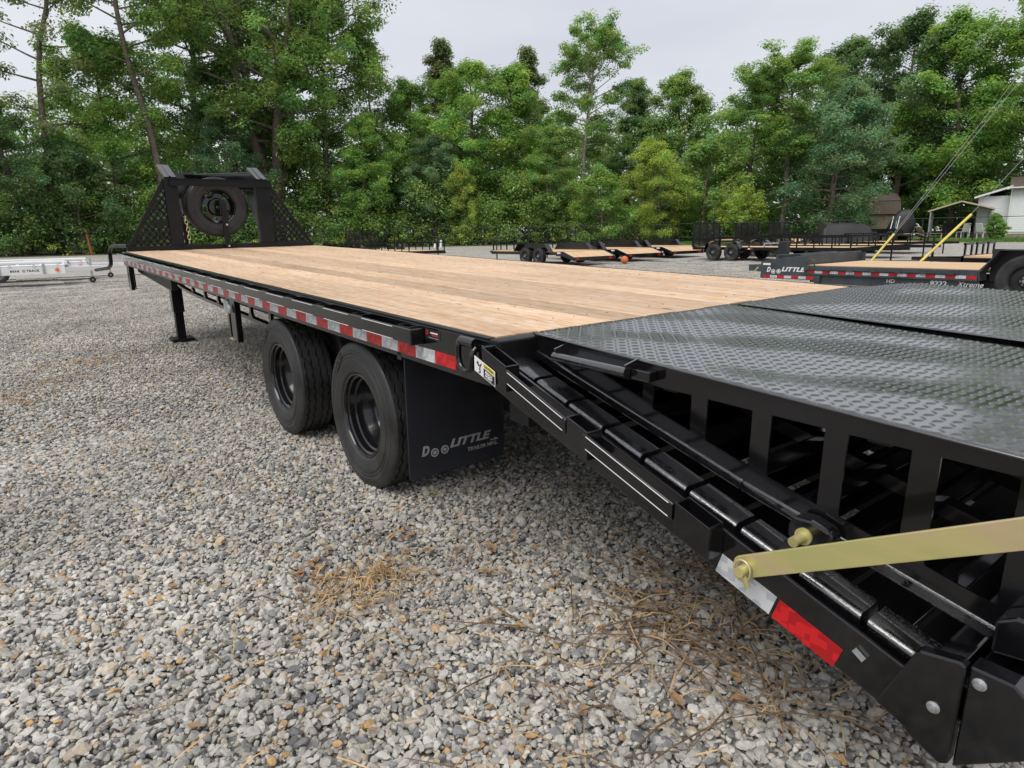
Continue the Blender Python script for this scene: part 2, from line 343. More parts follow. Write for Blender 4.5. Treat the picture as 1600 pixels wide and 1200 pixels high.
# stone patches: half-metre squares packed with crushed limestone, laid out as one mass
ICO0 = None
def ico(sub):
    b = bmesh.new(); bmesh.ops.create_icosphere(b, subdivisions=sub, radius=1)
    v = np.array([p.co[:] for p in b.verts]); f = np.array([[q.index for q in p.verts] for p in b.faces]); b.free(); return v, f
def make_patch(name, sub, count, size, mean):
    bv, bf = ico(sub); nv, nf = len(bv), len(bf)
    k = int(math.sqrt(count * .62)); st = size / k; pos = [((a + .5 * (b % 2) + rng.uniform(-.3, .3) + .25) * st - size / 2, (b + .5 + rng.uniform(-.3, .3)) * st - size / 2, rng.uniform(-.45, -.05)) for a in range(k) for b in range(k)]
    pos += [(*rng.uniform(-size / 2, size / 2, 2), rng.uniform(.05, .35)) for _ in range(count - len(pos))]
    V = np.zeros((count, nv, 3)); C = np.zeros((count, nv, 4)); C[..., 3] = 1
    for i in range(count):
        d = min(max(mean * math.exp(rng.normal(-.05, .34)), mean * .42), mean * 2.2)
        v = bv.copy()
        for _ in range(9):    # chop random planes: angular facets
            n = rng.normal(size=3); n /= np.linalg.norm(n); h = rng.uniform(.40, .78); dd = v @ n; k = dd > h
            v[k] -= np.outer(dd[k] - h, n)
        v *= np.array([rng.uniform(.9, 1.4), rng.uniform(.75, 1.1), rng.uniform(.5, .85)]) * d / 2 * 1.18
        a = rng.uniform(0, 6.28); tx, ty = rng.normal(0, .35, 2)
        e = np.array(Euler((tx, ty, a)).to_matrix()); v = v @ e.T
        v += np.array([pos[i][0], pos[i][1], pos[i][2] * mean])
        V[i] = v
        u = rng.random()
        if u < .03: c = np.array([.46, .30, .15]) * rng.uniform(.7, 1.1)
        elif u < .14: c = np.array([.44, .38, .30]) * rng.uniform(.7, 1.15)
        elif u < .27: c = np.array([.20, .20, .20]) * rng.uniform(.7, 1.2)
        else: c = np.array([.43, .41, .375]) * rng.uniform(.70, 1.18)
        C[i, :, :3] = c
    F = (bf[None] + (np.arange(count) * nv)[:, None, None]).reshape(-1, 3)
    me = bpy.data.meshes.new(name); me.from_pydata(V.reshape(-1, 3).tolist(), [], F.tolist())
    at = me.attributes.new('tint', 'FLOAT_COLOR', 'POINT'); at.data.foreach_set('color', C.reshape(-1))
    me.materials.append(MAT['stone']); me.update(); return me
def lay_patches(name, patches, pts, label):
    col = bpy.data.collections.new(name + '_stones')
    for i, p in enumerate(patches):
        o = bpy.data.objects.new(name + '_stone_patch', p); col.objects.link(o)
    me = bpy.data.meshes.new(name); me.from_pydata([q[:3] for q in pts], [], [])
    o = bpy.data.objects.new(name, me); COL.objects.link(o); tag(o, label, 'gravel', None, 'stuff')
    ra = me.attributes.new('rz', 'FLOAT_VECTOR', 'POINT'); ra.data.foreach_set('vector', [c for q in pts for c in (0, 0, q[3])])
    ia = me.attributes.new('pick', 'INT', 'POINT'); ia.data.foreach_set('value', [int(q[4]) for q in pts])
    g = bpy.data.node_groups.new(name, 'GeometryNodeTree')
    g.interface.new_socket('Geometry', in_out='INPUT', socket_type='NodeSocketGeometry'); g.interface.new_socket('Geometry', in_out='OUTPUT', socket_type='NodeSocketGeometry')
    gi, go = g.nodes.new('NodeGroupInput'), g.nodes.new('NodeGroupOutput')
    ci = g.nodes.new('GeometryNodeCollectionInfo'); ci.inputs['Collection'].default_value = col; ci.inputs['Separate Children'].default_value = True; ci.inputs['Reset Children'].default_value = True
    ip = g.nodes.new('GeometryNodeInstanceOnPoints'); ip.inputs['Pick Instance'].default_value = True
    n1 = g.nodes.new('GeometryNodeInputNamedAttribute'); n1.data_type = 'FLOAT_VECTOR'; n1.inputs[0].default_value = 'rz'
    n2 = g.nodes.new('GeometryNodeInputNamedAttribute'); n2.data_type = 'INT'; n2.inputs[0].default_value = 'pick'
    l = g.links; l.new(gi.outputs[0], ip.inputs['Points']); l.new(ci.outputs[0], ip.inputs['Instance'])
    l.new(n1.outputs[0], ip.inputs['Rotation']); l.new(n2.outputs[0], ip.inputs['Instance Index']); l.new(ip.outputs[0], go.inputs[0])
    md = o.modifiers.new('stones', 'NODES'); md.node_group = g
    return o
near_p = [make_patch('gravel_patch', 2, 1180, .5, .0205) for _ in range(6)]
far_p = [make_patch('gravel_patch_far', 1, 1000, .6, .0235) for _ in range(5)]
npts, fpts = [], []
for ix in range(-16, 20):
    for iy in range(-8, 22):
        x, y = ix * .5, iy * .5
        d = math.hypot(x - CAMP.x, y - CAMP.y)
        if d < 5.2: npts.append((x, y, 0, random.randrange(4) * math.pi / 2, random.randrange(6)))
keys = {(round(p[0] * 2), round(p[1] * 2)) for p in npts}
for ix in range(-26, 56):
    for iy in range(-8, 58):
        x, y = ix * .6, iy * .6
        d = math.hypot(x - CAMP.x, y - CAMP.y)
        if d < 4.75 or d > 34 or (d > 17 and random.random() < (d - 17) / 17): continue
        fpts.append((x, y, -.017 * min(1, max(0, (d - 12) / 5)), random.randrange(4) * math.pi / 2, random.randrange(5)))
lay_patches('gravel_near', near_p, npts, 'loose grey crushed limestone gravel in the foreground with tan stones')
lay_patches('gravel_far', far_p, fpts, 'grey gravel of the yard around and beyond the long flatbed trailer')

# ================================================================== MAIN TRAILER (x right, y forward, z up in its own frame)
T = thing('flatbed_trailer', 'long black gooseneck flatbed trailer with timber deck and folded ramps in front', 'trailer', TLOC)
T.rotation_euler = TM.to_euler()
W, LD = 2.59, 8.18
# side rails: channel with flanges, 160 mm deep
def rail(x, s, name='side_rail'):
    m = MB(); P = [(0, .936), (.06, .936), (.06, .928), (.008, .928), (.008, .784), (.06, .784), (.06, .775), (0, .775)]
    m.prism([(x + s * a, z) for a, z in P], 'Y', .0, LD + .02); return m.build(name, 'black_paint', T, bevel=.0025)
rail(0, 1); rail(W, -1)
# top edging strip beside the boards, header strips
B('edge_strip', 'black_satin', T, .0, .030, .012, LD, .9365, .945, bevel=.002)
B('edge_strip', 'black_satin', T, W - .030, W, .012, LD, .9365, .945, bevel=.002)
B('rear_header', 'black_satin', T, 0, W, -.055, .010, .78, .9435, bevel=.006)
B('front_header', 'black_paint', T, 0, W, LD, LD + .06, .775, .945, bevel=.004)
# deck boards
nb = 13; x0, x1 = .034, W - .034; bw = (x1 - x0) / nb
for i in range(nb):
    hw = bw / 2 - .0032; L2 = (LD - .02) / 2
    m = MB(); n = 24
    pr = [(-hw, -.019), (-hw, .016), (-hw + .003, .019), (hw - .003, .019), (hw, .016), (hw, -.019)]
    wob = [random.gauss(0, .0007) for _ in range(n + 1)]
    v = []; f = []
    for k in range(n + 1):
        y = -L2 + 2 * L2 * k / n
        v += [(a, y, z + wob[k] * (1 if z > 0 else 0)) for a, z in pr]
    for k in range(n):
        f += [(k * 6 + j, k * 6 + (j + 1) % 6, k * 6 + 6 + (j + 1) % 6, k * 6 + 6 + j) for j in range(6)]
    f += [tuple(range(6)), tuple(range(n * 6, n * 6 + 6))]
    m.add(v, f); m.build('deck_board', 'deck_wood', T, loc=(x0 + bw * (i + .5), .012 + L2, .926 + random.uniform(-.0015, .002)))
    if i == 0:
        screw = MB().lathe([(0, 0.0001), (0, .0055), (-.002, .006)], 8, axis='Z')
# screw heads in rows over the crossmembers
sm = MB()
for k in range(21):
    for i in range(nb):
        for s in (-.05, .05):
            xx = x0 + bw * (i + .5) + s + random.uniform(-.008, .008); yy = .2 + k * .395 + random.uniform(-.012, .012)
            sm.lathe([(.0, .0001), (.0, .0030), (-.004, .0032)], 6, axis='Z', c=(xx, yy, .9464))
tag(sm.build('deck_screws', 'roof_brown', T), None, None, None, 'stuff')
# crossmembers under the deck
for k in range(20):
    y = .35 + k * .4
    B('crossmember', 'underframe_black', T, .03, W - .03, y - .03, y + .03, .84, .905)
# rub rail and stake pockets on the near side; far-side rub rail
for s, xo in ((-1, 0.), (1, W)):
    def bx(a, b): return (xo + s * a, xo + s * b) if s > 0 else (xo - b, xo - a)
    m = MB(); pr = [(.051, .868), (.051, .922), (.054, .926), (.060, .926), (.063, .922), (.063, .868), (.060, .864), (.054, .864)]
    m.prism([(xo + s * a, z) for a, z in pr], 'Y', .47, LD + .03); m.build('rub_rail', 'black_paint', T, bevel=.003)
for k in range(18):
    y = .475 + k * .437; m = MB()
    for a in (y, y + .086): m.box(-.0515, -.001, a, a + .008, .862, .931)
    m.box(-.008, -.001, y + .006, y + .086, .862, .929); m.box(-.0515, -.047, y + .006, y + .086, .862, .928)
    m.build('stake_pocket', 'black_paint', T)
st_ = [MB().box(-.0645, -.0628, 0, .29, -.0011, .0011).build('edge_highlight', 'sticker_white', T, loc=(0, .60 + .437 * 0, .9205)).data]  # thin white strips: sky highlights on the rub rail edges, put in as colour
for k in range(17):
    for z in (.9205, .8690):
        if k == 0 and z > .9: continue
        o = bpy.data.objects.new('edge_highlight', st_[0]); COL.objects.link(o); o.parent = T; o.location = (0, .60 + .437 * k, z)
B('rub_rail_end', 'black_paint', T, -.0635, -.0005, .448, .474, .860, .926, bevel=.004)
# conspicuity tape, six-inch blocks
tp = {}
for i in range(51):
    red = i % 2 == 0; y = .218 + i * .1524
    me = tp.get(red)
    if me is None:
        o = MB().box(-.0016, 0, 0, .1522, 0, .0508).build('reflector_strip', 'tape_red' if red else 'tape_white', T); tp[red] = o.data
    else:
        o = bpy.data.objects.new('reflector_strip', me); COL.objects.link(o); o.parent = T
    o.location = (-.0004, y, .795)
# rope hook ring on its plate
m = MB(); m.prism([(.02, .905), (.03, .918), (.09, .918), (.10, .905), (.10, .835), (.085, .817), (.04, .817), (.02, .835)], 'X', -.012, -.0005); m.build('hook_plate', 'black_paint', T, bevel=.003)
pts = [(-.018, .062, .905), (-.030, .062, .89), (-.034, .064, .86), (-.034, .075, .832), (-.034, .105, .818), (-.034, .138, .832), (-.034, .150, .86), (-.034, .150, .90), (-.030, .150, .918), (-.018, .150, .928)]
def smooth_path(p, n=6):
    p = [Vector(q) for q in p]; o = []
    for i in range(len(p) - 1):
        a, b, c, d = p[max(i - 1, 0)], p[i], p[i + 1], p[min(i + 2, len(p) - 1)]
        for k in range(n):
            t = k / n; o.append(.5 * ((2 * b) + (c - a) * t + (2 * a - 5 * b + 4 * c - d) * t * t + (3 * b - a - 3 * c + d) * t ** 3))
    return o + [p[-1]]
MB().tube(smooth_path(pts, 5), .0115, 10).build('rope_hook', 'black_paint', T, smooth=50)
MB().tube([(-.022, .148, .921), (-.022, .058, .921)], .019, 14).build('hook_sleeve', 'black_paint', T, smooth=50)
# maker's decal on the rail
d = B('maker_decal', 'black_print', T, -.0012, -.0003, .325, .440, .886, .926)
text('lettering', 'D', 'red_print', d, .024, frame((-.0014, .434, .904), (0, -1, 0), (0, 0, 1)), offset=.0012)
B('decal_bar', 'sticker_white', d, -.0020, -.0012, .345, .400, .911, .916)
B('decal_bar', 'red_print', d, -.0020, -.0012, .345, .392, .902, .908)
B('decal_bar', 'grey_print', d, -.0020, -.0012, .340, .415, .893, .895)

# running gear -----------------------------------------------------
def tyre_mesh(R0=.385, wd=.236, rim=.222, n=144, zig=.0065, grooves=(-.066, -.024, .024, .066)):
    h = wd / 2; pr = [(-h * .80, rim - .004), (-h * .93, rim + .012), (-h * .985, rim + .04), (-h * .985, rim + .042), (-h, rim + .046), (-h, rim + .075), (-h * .975, rim + .078), (-h * .975, rim + .084), (-h * .99, rim + .086), (-h * .99, rim + .094), (-h * .975, rim + .096), (-h * .975, rim + .103), (-h, rim + .106), (-h * .995, rim + .12), (-h * .975, rim + .122), (-h * .97, R0 - .035), (-h * .90, R0 - .012), (-h * .86, R0 - .004)]
    tr = [(-h * .80, R0 - .001)]
    for g in grooves:
        tr += [(g - .007, R0), (g - .0035, R0 - .012), (g + .0035, R0 - .012), (g + .007, R0)]
    tr += [(h * .80, R0 - .001)]
    full = pr + tr + [(-a, r) for a, r in pr[::-1]]
    k0, k1 = len(pr), len(pr) + len(tr)
    def fn(i, k, a, r):
        if k0 < i < k1 - 1: a = a + zig * (-1, 0, 1, 0)[k % 4]
        if i in (k0 - 1, k1) or i in (k0 - 2, k1 + 1): r = r - (.004 if k % 2 else 0)
        return a, r
    return MB().lathe(full, n, fn, 'X')
def rim_mesh(rim=.222, depth=.15):
    p = [(-.100, rim + .002), (-.104, rim - .002), (-.104, rim - .008), (-.098, rim - .012), (-.085, rim - .013), (-.078, rim - .022), (-.05, rim - .025), (-.043, rim - .034),
         (.0, rim - .036), (.01, rim - .045), (depth - .10, rim - .047), (depth - .085, rim - .06), (depth - .06, rim - .075), (depth - .055, .10), (depth - .06, .085), (depth - .06, .001)]
    return MB().lathe(p, 64, None, 'X')
def lugs(x, r, n=8, rad=.013, ln=.03):
    m = MB()
    for k in range(n):
        a = k * 2 * math.pi / n; m.tube([(x, r * math.cos(a), r * math.sin(a)), (x - ln, r * math.cos(a), r * math.sin(a))], rad, 6)
    return m
wheel0 = None
def wheel(loc, rz=0):
    global wheel0
    if wheel0 is None:
        r = bpy.data.objects.new('wheel', None); COL.objects.link(r); r.parent = T; r.empty_display_size = .1
        ty = tyre_mesh().build('tyre', 'rubber', r, smooth=28)
        rim_mesh().build('rim', 'rim_black', r, smooth=40)
        MB().lathe([(.02, .07), (.02, .062), (.05, .058), (.09, .058)], 24, None, 'X').build('hub', 'rim_black', r, smooth=40)
        lugs(.095, .082).build('lug_nuts', 'rim_black', r)
        text('sidewall_lettering', 'RIDER', 'rubber', ty, .05, frame((-.1165, .235, .185), (0, -.6, .8), (0, .8, .6)), offset=.0015, extrude=.004)
        wheel0 = r
        o = r
    else: o = copy_tree(wheel0, T)
    o.location = loc; o.rotation_euler = (0, 0, rz); return o
WY = (1.245, 2.46)
for y, z in zip(WY, (.358, .335)):
    wheel((.166, y, z)); wheel((.458, y, z), math.pi)
    wheel((W - .166, y, z), math.pi); wheel((W - .458, y, z))
    MB().tube([(.25, y, z), (W - .25, y, z)], .06, 14).build('axle', 'underframe_black', T, smooth=40)
# mud flap with the maker's name
fl = B('mud_flap', 'flap_rubber', T, .008, .535, .644, .652, .206, .79, bevel=.002)
MB().box(.0, .55, .655, .69, .76, .80).build('flap_hanger', 'black_paint', T)
FM = lambda x, z: frame((x, .6432, z), (1, 0, 0), (0, 0, 1))
def fit_text(name, body, mat, parent, F, k, x0, x1, z0, z1, shear=0., bold=.02):
    """lettering stretched into the box x0..x1, z0..z1 (in logo units times k)"""
    o = text(name, body, mat, parent, 1., Matrix.Identity(4), offset=bold, shear=shear, extrude=0.0006)
    co = np.empty(len(o.data.vertices) * 3); o.data.vertices.foreach_get('co', co); co = co.reshape(-1, 3); lo, hi = co.min(0), co.max(0)
    co[:, 0] = (co[:, 0] - lo[0]) / (hi[0] - lo[0]) * (x1 - x0) * k + x0 * k; co[:, 1] = (co[:, 1] - lo[1]) / (hi[1] - lo[1]) * (z1 - z0) * k + z0 * k
    o.data.vertices.foreach_set('co', co.ravel()); o.data.transform(F); return o
def logo(parent, mat, F, k, small=True):
    """the maker's mark: D, two wheels for the Os, LITTLE, an arrow; F places it, k scales it"""
    fit_text('lettering', 'D', mat, parent, F, k, 0, .041, 0, .047, .3, .045)
    for cx, cz in ((.068, -.006), (.122, -.003)):
        g_ = MB()
        for r0, r1 in ((.0205, .0145), (.009, .0)):
            g_.lathe([(-.0005, k * r0), (.0007, k * r0), (.0007, k * max(r1, .0001)), (-.0005, k * max(r1, .0001))], 28, None, 'Z', close=True)
        g_.xf(F @ Matrix.Translation((k * cx, k * cz + k * .012, .0003))); g_.build('emblem_ring', mat, parent)
    fit_text('lettering', 'LITTLE', mat, parent, F, k, .150, .384, .010, .050, .3, .04)
    if small:
        g_ = MB().add([(k * x, k * z, 0) for x, z in ((.378, .003), (.405, .003), (.401, .012), (.424, .0), (.424, -.005), (.378, -.003))], [tuple(range(6))])
        g_.xf(F @ Matrix.Translation((0, 0, .0005))); g_.build('emblem_arrow', mat, parent)
        fit_text('lettering', 'TRAILER MFG.', mat, parent, F, k, .246, .422, -.030, -.011, 0, .02)
logo(fl, 'grey_print', FM(.072, .306), 1.)
# main beams with openings in the web
for xb in (.62, W - .62):
    m = MB(); m.box(xb - .005, xb + .005, .3, 7.3, .66, .84); m.box(xb - .07, xb + .07, .3, 7.9, .825, .838)
    path = [(.3, .52), (5.9, .52), (6.5, .53), (7.0, .58), (7.45, .68), (7.9, .80)]
    for a, b in zip(path, path[1:]): m.beam((xb, a[0], a[1]), (xb, b[0], b[1]), .14, .014)
    for k in range(24):
        y = .5 + k * .28
        if y < 6.9: m.prism([(y - .06, .53), (y + .06, .53), (y + .025, .58), (y + .025, .64), (y + .06, .67), (y - .06, .67), (y - .025, .64), (y - .025, .58)], 'X', xb - .006, xb + .006)
    m.build('main_beam', 'black_satin', T)
# suspension hangers and equaliser bulk behind the tyres
for xs in (.66, W - .66):
    for y in (.75, 1.85, 3.05): B('spring_hanger', 'underframe_black', T, xs - .05, xs + .05, y - .1, y + .1, .40, .66)
    MB().beam((xs, .8, .42), (xs, 3.0, .40), .08, .07).build('leaf_spring', 'underframe_black', T)
B('rear_crossbeam', 'underframe_black', T, .25, W - .25, .1, .22, .55, .78)
# landing legs
for xl in (.42, W - .42):
    lg = B('landing_leg', 'black_paint', T, xl - .065, xl + .065, 7.36, 7.49, .20, .80, bevel=.006)
    B('inner_leg', 'black_satin', lg, xl - .05, xl + .05, 7.375, 7.475, -.13, .20, bevel=.006)
    B('foot', 'black_satin', lg, xl - .13, xl + .13, 7.30, 7.55, -.165, -.13, bevel=.004)
MB().box(.42, W - .42, 7.42, 7.46, .62, .70).build('leg_brace', 'black_paint', T)
MB().prism([(LD, .775), (LD, .68), (6.35, .60), (6.1, .60), (6.1, .775)], 'X', .14, .20).build('front_stringer', 'underframe_black', T)
TRUSS = [(6.75, .70), (6.5, .645), (6.2, .612), (5.9, .594), (5.5, .583), (4.7, .572), (3.9, .56), (3.1, .545)]
for xt in (.28, W - .28):        # pierced truss rail between the landing leg and the wheels
    m = MB(); P_ = TRUSS
    for a, b in zip(P_, P_[1:]): m.beam((xt, a[0], a[1]), (xt, b[0], b[1]), .05, .028)
    for yv in (3.25, 3.75, 4.25, 4.75, 5.25, 5.75):
        zl_ = np.interp(yv, [p[0] for p in P_[::-1]], [p[1] for p in P_[::-1]])
        m.prism([(yv - .07, zl_), (yv + .07, zl_), (yv + .022, zl_ + .045), (yv + .03, .79), (yv - .03, .79), (yv - .022, zl_ + .045)], 'X', xt - .012, xt + .012)
    m.build('truss_rail', 'black_paint', T)
# fold-down steps below the rail
for y0 in (3.22, 7.98):
    st = B('side_step', 'black_paint', T, .012, .055, y0, y0 + .125, .46, .775, bevel=.004)
    B('step_plate', 'black_paint', st, .02, .10, y0 + .20, y0 + .24, .46, .775, bevel=.003)
    B('step_rung', 'zinc_yellow', st, .01, .10, y0 + .125, y0 + .20, .462, .474)
    MB().tube([(.012, y0 + .06, .48), (.004, y0 + .06, .48)], .008, 8).build('bolt', 'zinc_steel', st)
bx_ = B('side_lamp', 'galvanised', T, .0, .04, 3.36, 3.47, .66, .755, bevel=.006)
MB().lathe([(.0, .034), (-.006, .034), (-.012, .026), (-.012, .0001)], 20, None, 'X', c=(.0, 3.30, .705)).build('lamp_disc', 'galvanised', bx_, smooth=40)

# dovetail ---------------------------------------------------------
zt = lambda y: .893 + .283 * y          # top of the rail segments (y negative)
zb = lambda y: .778 + .305 * y          # underside of the side plate
dside = lambda xa, xb: MB().prism([(-.02, zb(-.02)), (-.02, .895), (-1.42, zt(-1.42) - .02), (-1.42, zb(-1.42) + .01)], 'X', xa, xb)
dv = dside(0, .012).build('dovetail', 'black_paint', T, bevel=.003)
dside(W - .012, W).build('side_plate', 'black_paint', dv, bevel=.003)
for xa, xb in ((.04, .118), (W - .118, W - .04)):
    MB().prism([(-.02, zt(-.02) - .11), (-.02, zt(-.02) - .055), (-1.44, zt(-1.44) - .055), (-1.44, zt(-1.44) - .11)], 'X', xa, xb).build('inner_beam', 'black_paint', dv, bevel=.003)
for xa in (.46, .95, 1.45, 2.05):
    MB().prism([(-.06, zt(0) - .33), (-.06, zt(-.06) - .10), (-1.46, zt(-1.46) - .10), (-1.46, zt(-1.46) - .20), (-1.0, zt(-1.0) - .30)], 'X', xa, xa + .012).build('web_plate', 'black_satin', dv)
for k in range(9):
    ya = -.055 - k * .156; yb = ya - .140
    if yb < -1.42: yb = -1.42
    for xa in (.032, W - .118):
        m = MB(); r = .013
        w0, h0 = .086, .052
        ri = .004; cs = [(xa + w0 - ri, -ri, 0, ri), (xa + r, -r, 90, r)]
        pr = [(xa + w0, -h0)]
        for cx, cz, a0, r in cs:
            pr += [(cx + r * math.cos(R(a0 + t)), cz + r * math.sin(R(a0 + t))) for t in range(0, 91, 15)]
        pr += [(xa, -h0)]
        n = len(pr); v = [(p[0], ya, zt(ya) + p[1]) for p in pr] + [(p[0], yb, zt(yb) + p[1]) for p in pr]
        m.add(v, [tuple(range(n)), tuple(range(n, 2 * n))] + [(i, (i + 1) % n, n + (i + 1) % n, n + i) for i in range(n)])
        m.build('rail_segment', 'wet_black', dv, smooth=40)
for k in range(10):
    y = -.05 - k * .156
    m = MB(); z = zt(y) - .085
    m.box(.013, W - .013, y - .028, y + .004, z - .02, z + .012, rot=Matrix.Rotation(.275, 3, 'X')); m.build('cross_slat', 'black_paint', dv, bevel=.002)
for k in range(9):
    ya, yb = -.075 - k * .156, -.185 - k * .156
    MB().add([(x, y, zt(y) - .125 + dz) for dz in (0, .006) for x, y in ((.165, ya), (W - .165, ya), (W - .165, yb), (.165, yb))], [(0, 3, 2, 1), (4, 5, 6, 7), (0, 1, 5, 4), (1, 2, 6, 5), (2, 3, 7, 6), (3, 0, 4, 7)]).build('floor_strip', 'black_satin', dv)
# rub bar with pockets along the dovetail's flank
zr = lambda y: .939 + .335 * y if y > -.46 else .785 + (y + .46) * .31
segs = [(-.165, -.455), (-.53, -.855)]
pk = [(-.03, -.165), (-.455, -.545), (-.86, -.965)]
for ya, yb in segs:
    m = MB(); h = .046
    pr = [(-.062, -.004), (-.059, 0), (-.053, 0), (-.050, -.004), (-.050, -h + .004), (-.053, -h), (-.059, -h), (-.062, -h + .004)]
    n = len(pr); v = [(a, y, zr(y) + z - .008) for y in (ya, yb) for a, z in pr]
    m.add(v, [tuple(range(n)), tuple(range(n, 2 * n))] + [(i, (i + 1) % n, n + (i + 1) % n, n + i) for i in range(n)])
    m.build('rub_rail', 'black_paint', dv, bevel=.0015)
    for dz in (-.004, -.041):  # painted highlights, white strips near the bar's upper and lower edges
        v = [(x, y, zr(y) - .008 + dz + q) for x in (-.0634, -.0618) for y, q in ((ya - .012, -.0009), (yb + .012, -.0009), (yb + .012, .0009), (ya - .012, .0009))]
        MB().add(v, [(0, 1, 2, 3), (7, 6, 5, 4), (0, 4, 5, 1), (1, 5, 6, 2), (2, 6, 7, 3), (3, 7, 4, 0)]).build('edge_highlight', 'sticker_white', dv)
for ya, yb in pk:
    m = MB(); t = .005; h = .085
    def wall(x0, x1, y0, y1):
        v = [(x, y, zr(y) + z) for z in (-h, 0) for y in (y0, y1) for x in (x0, x1)]
        m.add(v, [(0, 2, 3, 1), (4, 5, 7, 6), (0, 1, 5, 4), (1, 3, 7, 5), (3, 2, 6, 7), (2, 0, 4, 6)])
    wall(-.058, -.053, ya, yb); wall(-.006, -.001, ya, yb); wall(-.053, -.006, ya, ya - t); wall(-.053, -.006, yb + t, yb)
    v = [(x, y, zr(y) - h + z) for z in (0, .006) for y in (ya - t, yb + t) for x in (-.053, -.006)]
    m.add(v, [(0, 2, 3, 1), (4, 5, 7, 6), (0, 1, 5, 4), (1, 3, 7, 5), (3, 2, 6, 7), (2, 0, 4, 6)])
    m.build('stake_pocket', 'black_paint', dv, bevel=.0015)
# hinge end box and ear
e = MB(); e.prism([(-1.36, .395), (-1.417, .540), (-1.425, .548), (-1.492, .562), (-1.5, .555), (-1.5, .345), (-1.485, .335), (-1.425, .362), (-1.418, .372)], 'X', -.030, -.0005); e = e.build('end_box', 'black_paint', dv, bevel=.004)
MB().prism([(-1.503, .556), (-1.57, .556), (-1.605, .53), (-1.625, .49), (-1.625, .44), (-1.503, .335)], 'X', -.018, .03).build('hinge_ear', 'black_paint', dv, bevel=.004)
for y, z, x in ((-1.462, .448, -.031), (-1.522, .53, -.019)):
    MB().lathe([(.0, .012), (-.002, .012), (-.004, .0075), (-.009, .007), (-.010, .0001)], 12, None, 'X', c=(x, y, z)).build('hinge_bolt', 'galvanised', dv, smooth=30)
B('hinge_tube', 'black_paint', dv, .03, W - .03, -1.56, -1.48, .40, .48, bevel=.006)
B('rear_bumper', 'black_paint', dv, .05, W - .05, -1.47, -1.42, .36, .50, bevel=.004)
# tape on the dovetail
sl = math.atan(.305)
for i, (c, ya) in enumerate((('tape_white', -.968), ('tape_red', -1.1255))):
    m = MB(); v = []
    for x in (-.0022, -.0004):
        for y, dz in ((ya, .004), (ya, .056), (ya - .150, .056), (ya - .150, .004)):
            sk = -.016 if dz < .03 else 0
            v.append((x, y - sk, zb(y) + .006 + dz))
    m.add(v, [(0, 1, 2, 3), (7, 6, 5, 4), (0, 4, 5, 1), (1, 5, 6, 2), (2, 6, 7, 3), (3, 7, 4, 0)]); m.build('reflector_strip', c, dv)
# pinch-point warning sticker
dx = -.0635
s1 = MB(); v = [(x, y, z) for x in (dx, dx + .0012) for y, z in ((.006, .895), (-.112, .858), (-.112, .806), (.006, .843))]
s1.add(v, [(0, 1, 2, 3), (7, 6, 5, 4), (0, 4, 5, 1), (1, 5, 6, 2), (2, 6, 7, 3), (3, 7, 4, 0)])
s1 = s1.build('warning_sticker', 'sticker_white', dv)
B('sticker_backing', 'black_paint', dv, -.0622, -.058, -.115, .0, .815, .835)
def sq(mat, y0, y1, z0, z1, name='sticker_panel', d=.0006):
    """panel on the slanted sticker: y along, z measured up from the lower edge"""
    zl = lambda y: .843 + (y - .006) * .3136
    v = [(dx - dd, y, zl(y) + z) for dd in (d, 0.) for y, z in ((y0, z0), (y1, z0), (y1, z1), (y0, z1))]
    MB().add(v, [(0, 1, 2, 3), (7, 6, 5, 4), (0, 4, 5, 1), (1, 5, 6, 2), (2, 6, 7, 3), (3, 7, 4, 0)]).build(name, mat, s1)
sq('yellow_print', -.048, -.110, .036, .050); sq('black_print', -.048, -.110, .003, .033)
FS = lambda y, z: frame((dx - .0008, y, .843 + (y - .006) * .3136 + z), (0, -1, -.3136), (0, -.3136, 1))
text('sticker_lettering', 'CAUTION', 'black_print', s1, .012, FS(-.051, .039), offset=.0003, extrude=.0003)
text('sticker_lettering', 'PINCH', 'sticker_white', s1, .014, FS(-.056, .019), offset=.0005, extrude=.0003)
text('sticker_lettering', 'POINT', 'sticker_white', s1, .014, FS(-.056, .007), offset=.0005, extrude=.0003)
for pts in ([(-.01, .036), (-.02, .03), (-.03, .034), (-.036, .042)], [(-.03, .034), (-.026, .02), (-.03, .01), (-.02, .006)], [(-.014, .042), (-.02, .03)]):
    MB().tube([(dx - .0006, y, .843 + (y - .006) * .3136 + z) for y, z in pts], .0022, 6).build('sticker_pictogram', 'black_print', s1)

